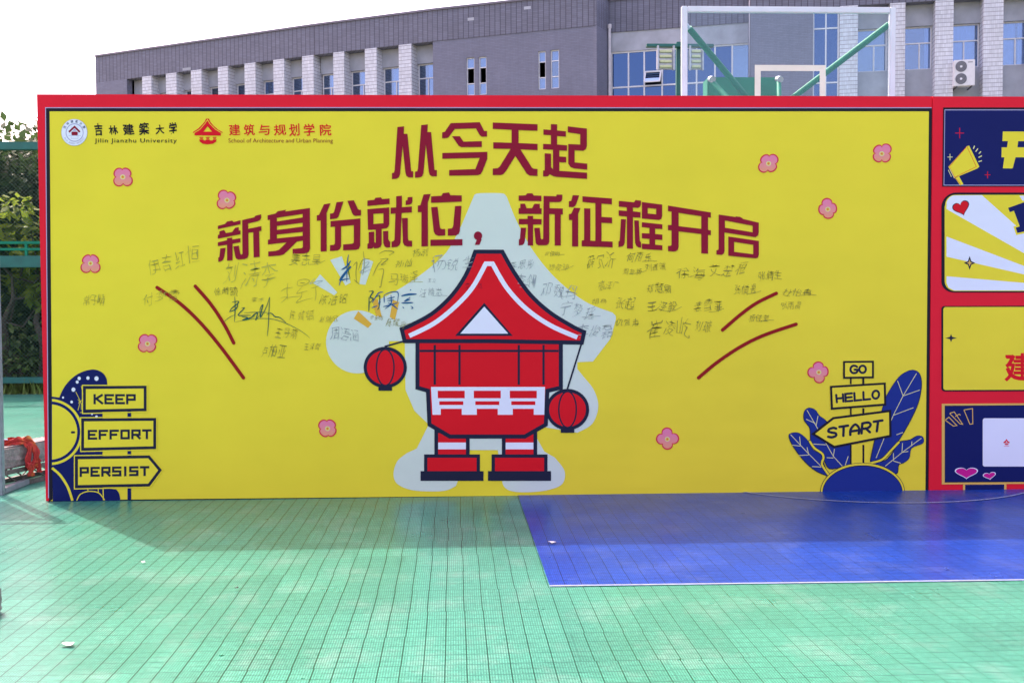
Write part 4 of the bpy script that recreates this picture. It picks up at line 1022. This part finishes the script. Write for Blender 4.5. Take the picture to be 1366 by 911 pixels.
p.stroke('yellow', sl, 30, closed=True); p.poly('navy', sl)
p.build('striped_panel', side)
p = Print(1226, 390, 6.507, base=B0)
p.poly('black', [(190, 140)] + ell(215, 145, 25, 26, 180, 270, 6) + [(2400, 112), (2400, 852), (215, 858)] + ell(218, 830, 28, 28, 90, 180, 6))
p.poly('yellow', [(206, 150)] + ell(228, 150, 22, 22, 180, 270, 6) + [(2380, 124), (2380, 838), (228, 846)] + ell(228, 822, 22, 24, 90, 180, 6))
p.poly('ink', star4(273, 396, 50, 36, .2))
p.text('printred', '建', 740, 530, 985, 768, bold=0.022)
p.text('printred', '建', 746, 536, 979, 762, bold=0.02)
p.text('printred', '建', 735, 526, 990, 772, bold=0.015)
p.build('yellow_panel', side)
p = Print(1226, 520, 5.667 * 1.0, base=B0)
p.sc = 850 / 150
p.poly('gold', [(168, 104), (2100, 92), (2100, 698), (168, 712)]); p.poly('black', [(190, 118), (2100, 106), (2100, 686), (190, 698)]); p.poly('navy', [(194, 122), (2100, 110), (2100, 682), (194, 692)])
p.poly('gold', [(328, 712), (656, 708), (656, 815), (328, 815)]); p.poly('navy', [(344, 714), (640, 712), (638, 815), (344, 815)])
for q in ([(195,225),(222,205),(282,268),(255,272),(195,228)], [(228,175),(262,165),(325,258),(305,255),(228,178)], [(335,150),(400,140),(402,255),(380,258),(335,150)], [(270,200),(298,182),(310,190)]): p.stroke('gold', q, 6, cap=False)
p.poly('white', rrect(477, 213, 832, 577, 16))
for a in (1,):
    k = .19
    f = lambda x, y: (657 + (x - 187) * k, 390 + (y - 160) * k)
    p.poly('printred', [f(*q) for q in roofp], [f(185,130), f(225,178), f(148,178)]); p.poly('printred', [f(*q) for q in [(108,235),(268,235),(262,270),(235,288),(185,295),(140,288),(115,270)]]); p.stroke('printred', [(636, 423), (676, 423)], 3, cap=False)
p.poly('white', heart(354, 622, 88, 46, 0)); p.poly('magenta', heart(354, 622, 80, 40, 0)); p.poly('white', heart(528, 645, 50, 30, -.15)); p.poly('magenta', heart(528, 645, 44, 25, -.15))
p.build('code_panel', side)
# ------------------------------------------------------------------ basketball hoop behind the boards
M['hoopframe'] = mat('white_steel', (0.68, 0.70, 0.75), 0.35, var=0.06)
M['green_steel'] = mat('green_enamel_steel', (0.008, 0.19, 0.105), 0.5, var=0.12, spec=0.2)
M['dkgreen_steel'] = mat('dark_green_steel', (0.008, 0.12, 0.095), 0.4, var=0.15)
M['pane'] = glass('clear_backboard_glass', (0.90, 0.96, 0.97), (0.9, 0.95, 1.0), 0.02, 0.02, 0.15)
M['whitepaint'] = mat('cream_target_paint', (0.78, 0.76, 0.62), 0.5, var=0.06)
M['rimred'] = mat('orange_rim', (0.6, 0.09, 0.02), 0.4)
BY = 0.93
c0, c1 = at_y(909.5, 9, BY), at_y(1195.5, 9, BY)
xm = (c0.x + c1.x) / 2; hw = (c1.x - c0.x) / 2; zt = c0.z * .5 + c1.z * .5; zb = zt - 1.05
hoop = empty('basketball_hoop', (xm, BY + 2.2, 0))
tag(hoop, 'glass basketball backboard with white frame and green braces rising behind the boards', 'basketball hoop')
mb = MB(); w = .05
mb.box((xm - hw, BY - .0, zb), (xm - hw + w, BY + .04, zt), M['hoopframe'], bev=.006); mb.box((xm + hw - w, BY, zb), (xm + hw, BY + .04, zt), M['hoopframe'], bev=.006)
mb.box((xm - hw + w, BY, zt - w), (xm + hw - w, BY + .04, zt), M['hoopframe'], bev=.006); mb.box((xm - hw + w, BY, zb), (xm + hw - w, BY + .04, zb + w), M['hoopframe'], bev=.006)
mb.build('backboard_frame', hoop)
mb = MB(); mb.box((xm - hw + w - .01, BY + .012, zb + w - .01), (xm + hw - w + .01, BY + .024, zt - w + .01), M['pane']); mb.build('glass_panel', hoop)
a, b = at_y(1007, 87, BY + .009), at_y(1101.5, 87, BY + .009); tw = .05; tz = a.z; tb = tz - .45
mb = MB()
for q in (((a.x, tb), (a.x + tw, tz)), ((b.x - tw, tb), (b.x, tz)), ((a.x + tw, tz - tw), (b.x - tw, tz)), ((a.x + tw, tb), (b.x - tw, tb + tw))):
    mb.box((q[0][0], BY + .0085, q[0][1]), (q[1][0], BY + .0115, q[1][1]), M['whitepaint'])
mb.build('target_square', hoop)
YB = BY + .55
for (p0, y0), (p1, y1) in ((((919, 38), BY + .06), ((1000, 135), YB)), (((1186, 33), BY + .06), ((1052, 135), YB))):
    mb = MB(); A_, B_ = at_y(*p0, y0), at_y(*p1, y1); mb.tube(A_, B_ + (B_ - A_) * .35, .027, M['green_steel'], 14)
    mb.tube(A_ - (B_ - A_).normalized() * .05, A_, .018, M['hoopframe'], 8); mb.build('brace', hoop)
a, b = at_y(944, 103, BY + .75), at_y(1042, 126, BY + .75)
mb = MB(); mb.box((a.x, BY + .75, b.z - .12), (b.x, BY + .95, a.z), M['green_steel'], bev=.01); mb.build('arm_head', hoop)
for p0, p1 in (((949, 108), (975, 136)), ((1039, 108), (1039.5, 140))):
    mb = MB(); A_, B_ = at_y(*p0, BY + .62), at_y(*p1, BY + .40); mb.tube(A_, B_, .022, M['green_steel'], 12); mb.tube(A_ + Vector((0, .03, .02)), A_ - Vector((0, .05, 0)), .03, M['steel'], 8); mb.build('strut', hoop)
mb = MB(); mb.beam((xm, BY + .9, zb + .1), (xm, BY + 2.2, 2.3), .16, .2, M['green_steel']); mb.beam((xm, BY + 2.2, 2.4), (xm, BY + 2.5, .3), .2, .25, M['green_steel'], (0, 1, 0)); mb.build('arm', hoop)
mb = MB(); mb.box((xm - .5, BY + 1.9, .004), (xm + .5, BY + 3.6, .34), M['green_steel'], bev=.03); mb.build('base', hoop)
mb = MB(); R0, n = .225, 28; rc = Vector((xm, BY - .38, 3.05))
for i in range(n):
    t0, t1 = 2 * math.pi * i / n, 2 * math.pi * (i + 1) / n
    mb.tube(rc + Vector((R0 * math.cos(t0), R0 * math.sin(t0), 0)), rc + Vector((R0 * math.cos(t1), R0 * math.sin(t1), 0)), .009, M['rimred'], 6, caps=False)
mb.box((xm - .06, BY - .16, 3.0), (xm + .06, BY - .002, 3.06), M['rimred']); mb.build('rim', hoop)

# ------------------------------------------------------------------ floodlight post
FY = 12.0
top, bot = at_y(907, 57, FY), at_y(907, 126, FY)
post = empty('floodlight_post', (top.x, FY, 0))
tag(post, 'dark green floodlight post with crossarm and two lamps, left of the basketball backboard', 'floodlight')
mb = MB(); mb.box((top.x - .075, FY - .06, -.005), (top.x + .075, FY + .06, top.z), M['dkgreen_steel'], bev=.01); mb.build('post', post)
a, b = at_y(862, 59.5, FY - .12), at_y(951.5, 64, FY - .12)
mb = MB(); mb.box((a.x, FY - .18, b.z), (b.x, FY - .062, a.z), M['dkgreen_steel'], bev=.008); mb.build('crossarm', post)
M['lampyellow'] = mat('yellowish_led_lens', (0.62, 0.60, 0.34), 0.3, var=0.1, scale=40)
for x0, x1 in ((876.6, 899.8), (919.5, 938.5)):
    a, b = at_y(x0, 65, FY - .3), at_y(x1, 92, FY - .3); mb = MB()
    mb.box((a.x, FY - .27, b.z), (b.x, FY - .2, a.z), M['steel'], bev=.01)
    for s in (a.x, b.x - .03): mb.box((s, FY - .33, b.z - .03), (s + .03, FY - .272, a.z + .05), M['steel'])
    lamp = mb.build('lamp', post); hh = (a.z - b.z) / 4
    mb = MB()
    for k in range(4): mb.box((a.x + .05, FY - .31, b.z + hh * k + .02), (b.x - .05, FY - .273, b.z + hh * (k + 1) - .025), M['lampyellow'], bev=.008)
    o = mb.build('led_bar', lamp)

# ------------------------------------------------------------------ green mesh fence at the end of the court
FE = FAR + .10
M['wire'] = mat('green_fence_wire', (0.035, 0.10, 0.08), 0.5, var=0.2)
def fz(y): return at_y(30, y, FE).z
fence = empty('mesh_fence', (-6, FE, 0))
tag(fence, 'tall green court fence of wire mesh with horizontal rails at the far left', 'fence')
fx0, fx1 = -17.0, 6.0
for ya, yb, d in ((190, 200.5, .06), (322, 326, .03), (331, 334.5, .03), (341.5, 357, .07), (503, 511, .05)):
    mb = MB(); mb.box((fx0, FE - d, fz(yb)), (fx1, FE + d, fz(ya)), M['dkgreen_steel'] if d > .04 else M['green_steel'], bev=.008); mb.build('rail', fence)
x = fx0 + 1.45
while x < fx1:
    mb = MB(); mb.box((x - .035, FE + .075, -.005), (x + .035, FE + .135, fz(190)), M['dkgreen_steel']); mb.build('fence_post', fence)
    x += 3.0
mb = MB()
x = fx0
while x < fx1:
    mb.box((x - .02, FE - .025, fz(341.4)), (x + .02, FE + .025, fz(322.1)), M['green_steel']); x += .48
mb.build('rail_spacer', fence)
mb = MB(); z0, z1 = fz(511), fz(190); pit = .065; n = int((fx1 - fx0 + z1) / pit) + 2; r = .0022
for sgn in (1, -1):
    for i in range(n):
        xs = (fx0 - (z1 - z0) + i * pit) if sgn > 0 else (fx0 + i * pit)
        xa, za, xb, zb_ = xs, z0, xs + sgn * (z1 - z0), z1
        if sgn > 0:
            if xa < fx0: za += fx0 - xa; xa = fx0
            if xb > fx1: zb_ -= xb - fx1; xb = fx1
        else:
            if xa > fx1: za += xa - fx1; xa = fx1
            if xb < fx0: zb_ -= fx0 - xb; xb = fx0
        if zb_ - za < .05: continue
        mb.tube((xa, FE + .012 * sgn, za), (xb, FE + .012 * sgn, zb_), r, M['wire'], 3, caps=False)
mb.build('wire_mesh', fence)

# ------------------------------------------------------------------ trees beyond the fence
def leafmat(name, c, var=.45, tr=.38):
    t = NT(name); co = t.coords()
    f = t.noise(co, 1.1, 5.0, .7); f2 = t.noise(co, 14, 2.0)
    k = t.math('MULTIPLY', t.math('MULTIPLY_ADD', f, var * 2, 1 - var), t.math('MULTIPLY_ADD', f2, .6, .7))
    vm = t.n.new('ShaderNodeVectorMath'); vm.operation = 'SCALE'; vm.inputs[0].default_value = c; t.L(k, vm.inputs['Scale'])
    t.L(vm.outputs[0], t.b.inputs['Base Color']); t.b.inputs['Roughness'].default_value = .55
    tl_ = t.n.new('ShaderNodeBsdfTranslucent'); t.L(vm.outputs[0], tl_.inputs[0])
    mx = t.n.new('ShaderNodeMixShader'); mx.inputs[0].default_value = tr
    t.L(t.b.outputs[0], mx.inputs[1]); t.L(tl_.outputs[0], mx.inputs[2]); t.L(mx.outputs[0], t.out.inputs[0])
    return t.m
M['bark'] = mat('bark', (0.085, 0.065, 0.05), 0.9, var=.4, scale=20, bump=.5)
M['leafdark'] = leafmat('dark_leaf', (0.055, 0.10, 0.032)); M['leafmid'] = leafmat('mid_leaf', (0.075, 0.13, 0.03)); M['leaflight'] = leafmat('yellow_green_leaf', (0.19, 0.27, 0.03), .4, .55)
def tree(name, x, y, h, cr, label, lm, nclump, nleaf, ls, z0=.3, seed=1, group=None, lean=0.0):
    x += 2.25; rr = random.Random(seed); root = empty(name, (x, y, -.005)); tag(root, label, 'tree' if h > 2.2 else 'shrub', group)
    mb = MB(); th = h * .55; P0 = Vector((x, y, -.005)); tips = []
    segs = 5; pp = P0.copy(); r0 = .03 * h ** .9
    for i in range(segs):
        q = P0 + Vector((rr.uniform(-.06, .06) * h * .5 + lean * (i + 1) / segs, rr.uniform(-.05, .05) * h * .5, th * (i + 1) / segs))
        mb.tube(pp, q, r0 * (1 - .16 * i), M['bark'], 9, r2=r0 * (1 - .16 * (i + 1))); pp = q; tips.append(q)
    cl = []
    for k in range(nclump):
        th_ = rr.uniform(0, 6.283); ph = rr.uniform(-1, 1); rad = cr * rr.uniform(.35, 1.0)
        c = Vector((x + lean + rad * math.cos(th_) * math.sqrt(1 - ph * ph * .6), y + rad * math.sin(th_) * .8, z0 + (h - z0) * (.5 + .5 * ph * rr.uniform(.75, 1.0))))
        cl.append((c, cr * rr.uniform(.20, .38)))
        b0 = tips[min(segs - 1, max(0, int((c.z - .3) / th * segs) - 1))]
        if k % 2 == 0:
            mdl = (b0 + c) / 2 + Vector((0, 0, -.08 * h)); mb.tube(b0, mdl, r0 * .30, M['bark'], 5, r2=r0 * .2, caps=False); mb.tube(mdl, c, r0 * .2, M['bark'], 5, r2=r0 * .06, caps=False)
    mb.build('trunk', root)
    lb = MB()
    for c, r in cl:
        for i in range(nleaf):
            d = Vector((rr.gauss(0, 1), rr.gauss(0, 1), rr.gauss(0, .8))); d = d.normalized() * r * rr.random() ** .45 * 1.25
            p = c + d; L = ls * rr.uniform(.6, 1.35)
            ax = (Vector((rr.gauss(0, 1), rr.gauss(0, 1), rr.gauss(-.3, .6))) + d.normalized() * .5).normalized(); sd_ = ax.cross(Vector((rr.gauss(0, .5), rr.gauss(0, .5), 1))).normalized()
            lb.add([p, p + ax * L * .5 + sd_ * L * .28, p + ax * L, p + ax * L * .5 - sd_ * L * .28], [(0, 1, 2, 3)], lm)
    lb.build('crown', root)
TG = 'trees beyond the court fence'
tree('evergreen_tree', -14.6, FE + 3.6, 4.3, 2.0, 'dark leafy tree behind the mesh fence, farthest left', M['leafdark'], 80, 190, .20, seed=3, group=TG)
tree('evergreen_tree', -11.3, FE + 3.0, 4.75, 1.9, 'dark tree with dense crown behind the fence beside the yellow board', M['leafdark'], 120, 240, .19, seed=4, group=TG)
tree('evergreen_tree', -8.6, FE + 3.9, 4.7, 1.9, 'dark tree partly hidden by the top left corner of the yellow board', M['leafdark'], 90, 200, .20, seed=5, group=TG)
tree('evergreen_tree', -5.0, FE + 3.6, 3.9, 1.9, 'dark tree behind the yellow board', M['leafdark'], 60, 110, .21, seed=6, group=TG)
tree('broadleaf_tree', -10.5, FE + 6.0, 4.6, 2.4, 'mid green tree showing above the fence top rail', M['leafmid'], 90, 200, .21, seed=8)
tree('broadleaf_tree', -10.35, FE + .75, 3.6, .8, 'small tree with bright yellow green leaves close behind the fence', M['leaflight'], 13, 50, .20, z0=1.3, seed=9, lean=.1)
tree('evergreen_tree', -13.0, FE + 7.0, 4.3, 2.6, 'dark round tree farther back behind the fence, left of the board', M['leafdark'], 110, 200, .23, seed=21, group=TG)
tree('evergreen_tree', -9.4, FE + 7.4, 4.2, 2.6, 'dark round tree farther back, half hidden behind the board corner', M['leafdark'], 110, 200, .23, seed=22, group=TG)
tree('leafy_shrub', -9.75, FE + .8, 3.6, .38, 'young shrub with yellow green leaves against the red board edge', M['leaflight'], 8, 36, .17, z0=1.5, seed=12)
tree('leafy_shrub', -10.1, FE + .7, 1.3, .8, 'low green shrub at the foot of the fence', M['leafmid'], 14, 60, .11, z0=.1, seed=13)
tree('leafy_shrub', -8.4, FE + .8, 1.2, .9, 'low green shrub at the fence foot beside the red board edge', M['leafmid'], 14, 60, .11, z0=.1, seed=14)
tree('leafy_shrub', -12.8, FE + .8, 1.5, .9, 'low green shrub behind the fence, left end of the row', M['leafmid'], 12, 50, .11, z0=.1, seed=15)

# ------------------------------------------------------------------ steel frame of a neighbouring stand, at the left edge
g = on_ground(2.5, 660)
M['alu'] = mat('dull_aluminium', (0.30, 0.30, 0.34), 0.38, 0.55, var=.18, scale=18)
px_r = on_ground(5.5, 660).x
stand = empty('steel_display_frame', (px_r - .6, g.y, 0))
tag(stand, 'grey metal display frame with perforated upright standing at the left edge', 'display frame')
Hs = at_y(3, 312, g.y).z
mb = MB(); mb.box((px_r - .05, g.y - .025, .0), (px_r, g.y + .025, Hs), M['alu'], bev=.004)
for k in range(18): mb.box((px_r - .03, g.y - .0265, .1 + k * (Hs - .2) / 17 - .012), (px_r - .02, g.y - .0253, .1 + k * (Hs - .2) / 17 + .012), M['black'])
mb.build('upright', stand)
mb = MB(); mb.box((px_r - 1.45, g.y - .025, 0), (px_r - 1.40, g.y + .025, Hs), M['alu'], bev=.004); mb.build('upright', stand)
for z in (Hs - .05, Hs - .30, .55, .10):
    mb = MB(); mb.box((px_r - 1.398, g.y - .02, z), (px_r - .052, g.y + .02, z + .04), M['alu'], bev=.004); mb.build('crossbar', stand)
mb = MB(); n = 7
for k in range(n):
    xa = px_r - 1.39 + 1.33 * k / n; xb = xa + 1.33 / n
    za, zb_ = (Hs - .26, Hs - .05) if k % 2 else (Hs - .05, Hs - .26)
    mb.tube((xa, g.y, za), (xb, g.y, zb_), .010, M['alu'], 8)
mb.build('lattice', stand)
mb = MB(); mb.box((px_r - 1.395, g.y - .012, .61), (px_r - .12, g.y + .012, Hs - .36), M['white']); mb.build('panel', stand)
for xx in (px_r - .08, px_r - 1.47):
    mb = MB(); mb.box((xx, g.y - .30, .004), (xx + .05, g.y + .45, .05), M['alu'], bev=.004) if xx < px_r - 1 else mb.box((px_r - .05, g.y + .026, .004), (px_r, g.y + .45, .05), M['alu'], bev=.004)
    mb.build('foot', stand)

# low wire truss on the floor carrying a concrete kerb block
ga, gb_ = on_ground(7, 653), on_ground(62, 640)
ux = (gb_ - ga).normalized(); nx = Vector((-ux.y, ux.x, 0)); LEN = (gb_ - ga).length + .75
low = empty('low_truss', ga + ux * LEN / 2)
tag(low, 'low metal truss with zigzag wires lying on the floor beside the red board edge', 'truss')
M['rust'] = mat('dull_brown_steel', (0.13, 0.11, 0.10), .6, .3, var=.35, scale=25)
zU = at_y(30, 622, (ga.y + gb_.y) / 2).z
for dn in (0.0, .24):
    for z in (.018, zU - .018):
        mb = MB(); mb.beam(ga + nx * dn + Vector((0, 0, z)), ga + nx * dn + ux * LEN + Vector((0, 0, z)), .035, .032, M['rust']); mb.build('chord', low)
for dn in (0.0, .24):
    n = 8; mb = MB()
    for k in range(n):
        za, zb_ = (.03, zU - .03) if k % 2 else (zU - .03, .03)
        mb.tube(ga + nx * dn + ux * LEN * k / n + Vector((0, 0, za)), ga + nx * dn + ux * LEN * (k + 1) / n + Vector((0, 0, zb_)), .006, M['rust'], 7)
    mb.build('zigzag_wire', low)
M['concrete'] = mat('rough_concrete', (0.24, 0.21, 0.20), .9, var=.35, scale=14, bump=.8)
def block(name, cx, cy, z, lx, ly, lz, rz, label, seed):
    rr = random.Random(seed); bm = bmesh.new(); bmesh.ops.create_cube(bm, size=1.0); bmesh.ops.scale(bm, vec=(lx, ly, lz), verts=bm.verts)
    bmesh.ops.bevel(bm, geom=bm.edges[:], offset=.012, segments=2, affect='EDGES')
    bmesh.ops.subdivide_edges(bm, edges=bm.edges[:], cuts=5, use_grid_fill=True)
    for v in bm.verts: v.co += Vector((rr.gauss(0, .0022), rr.gauss(0, .0022), rr.gauss(0, .0015)))
    me = bpy.data.meshes.new(name); bm.to_mesh(me); bm.free(); me.materials.append(M['concrete'])
    o = bpy.data.objects.new(name, me); COL.objects.link(o); o.location = (cx, cy, z + lz / 2); o.rotation_euler = (0, 0, rz)
    return tag(o, label, 'concrete block')
rz = math.atan2(ux.y, ux.x); bh = at_y(30, 598, ga.y).z - zU
mid_ = ga + ux * .50 + nx * .12
block('concrete_block', mid_.x, mid_.y, zU + .002, 1.05, .21, bh, rz, 'long rough concrete block laid on the low truss beside the red board edge', 1)
q = on_ground(5, 831)
block('concrete_block', q.x - .255, q.y + .09, .001, .34, .18, .125, .05, 'rough concrete block on the green floor at the lower left edge', 2)

# red and orange cloth strip draped over the block
M['cloth'] = None
t = NT('red_orange_cloth'); co = t.coords(); t.L(t.ramp(t.noise(co, 9, 2.0), [(.42, (.42, .018, .018)), (.55, (.50, .05, .02)), (.66, (.55, .20, .025))]), t.b.inputs['Base Color']); t.b.inputs['Roughness'].default_value = .7; M['cloth'] = t.m
mb = MB(); rr = random.Random(5); zT = zU + bh + .006
def ribbon(path, wd, m_):
    n = 40; P_ = []
    for i in range(n + 1):
        s = i / n * (len(path) - 1); k = min(int(s), len(path) - 2); f = s - k
        a_, b_ = Vector(path[max(k - 1, 0)]), Vector(path[k]); c_, d_ = Vector(path[k + 1]), Vector(path[min(k + 2, len(path) - 1)])
        P_.append(.5 * (2 * b_ + (c_ - a_) * f + (2 * a_ - 5 * b_ + 4 * c_ - d_) * f * f + (3 * b_ - a_ - 3 * c_ + d_) * f ** 3))
    vs = []; cols = 7
    for i, p in enumerate(P_):
        tg = (P_[min(i + 1, n)] - P_[max(i - 1, 0)]).normalized(); sd_ = tg.cross(nx * -1).normalized()
        if sd_.length < .1: sd_ = ux
        wv = wd * (1 + .25 * math.sin(i * .7))
        for j in range(cols):
            e = j / (cols - 1) - .5; vs.append(p + sd_ * wv * e + (nx * -1) * (.012 * math.sin(j * 2.1 + i * .35) + .004) + Vector((0, 0, .006 * math.cos(j * 1.9 + i * .5))))
    mb.add(vs, [(i * cols + j, i * cols + j + 1, (i + 1) * cols + j + 1, (i + 1) * cols + j) for i in range(n) for j in range(cols - 1)], m_, True)
def on_block(s, dn, z): return ga + ux * s + nx * dn + Vector((0, 0, z))
fr = -.012
ribbon([on_block(.10, .12, zT + .01), on_block(.16, .06, zT + .03), on_block(.22, .0, zT + .012), on_block(.235, fr - .012, zT - .04), on_block(.225, fr - .014, zU + .03), on_block(.20, fr - .02, zU - .01)], .055, M['cloth'])
ribbon([on_block(.14, .10, zT + .02), on_block(.22, .04, zT + .028), on_block(.285, 0, zT + .012), on_block(.30, fr - .02, zT - .06), on_block(.275, fr - .022, zU + .02), on_block(.235, fr - .03, zU - .03), on_block(.225, fr - .03, zU - .075)], .062, M['cloth'])
ribbon([on_block(.30, .02, zT + .012), on_block(.30, fr - .016, zT - .05), on_block(.315, fr - .02, zU + .04), on_block(.335, fr - .022, zU - .02), on_block(.33, fr - .022, zU - .06)], .05, M['cloth'])
ribbon([on_block(.18, fr - .034, zU - .005), on_block(.235, fr - .04, zU + .022), on_block(.30, fr - .034, zU + .01)], .04, M['cloth'])
c = mb.build('cloth_strip'); tag(c, 'crumpled red and orange cloth strip draped over the long concrete block', 'cloth')
bpy.context.view_layer.update()

# scraps of paper on the floor
M['paper'] = mat('torn_paper', (0.72, 0.70, 0.68), .8)
for k, (x, y, w_, lab) in enumerate([(736, 725.5, .028, 'torn white paper scrap on the blue tiles near their left edge'), (91, 862, .034, 'small white paper scrap on the green tiles at lower left'), (191, 752, .012, 'tiny white scrap on green tiles below the left signpost picture'), (1262, 761, .012, 'tiny pale scrap on the sunlit blue tiles at right'), (316, 787, .012, 'tiny brownish scrap on the green tiles left of centre')]):
    p = on_ground(x, y); rr = random.Random(k); mb = MB()
    pts = [(p.x + w_ * rr.uniform(.7, 1.1) * math.cos(a_) , p.y + w_ * .8 * rr.uniform(.5, 1.1) * math.sin(a_), .009 + rr.uniform(0, .012)) for a_ in [i * .785 for i in range(8)]]
    vs = [(p.x, p.y, .012)] + pts; mb.add(vs, [(0, i + 1, (i + 1) % 8 + 1) for i in range(8)], M['paper'] if k != 4 else M['rust'])
    tag(mb.build('paper_scrap'), lab, 'litter', 'scraps littering the court')
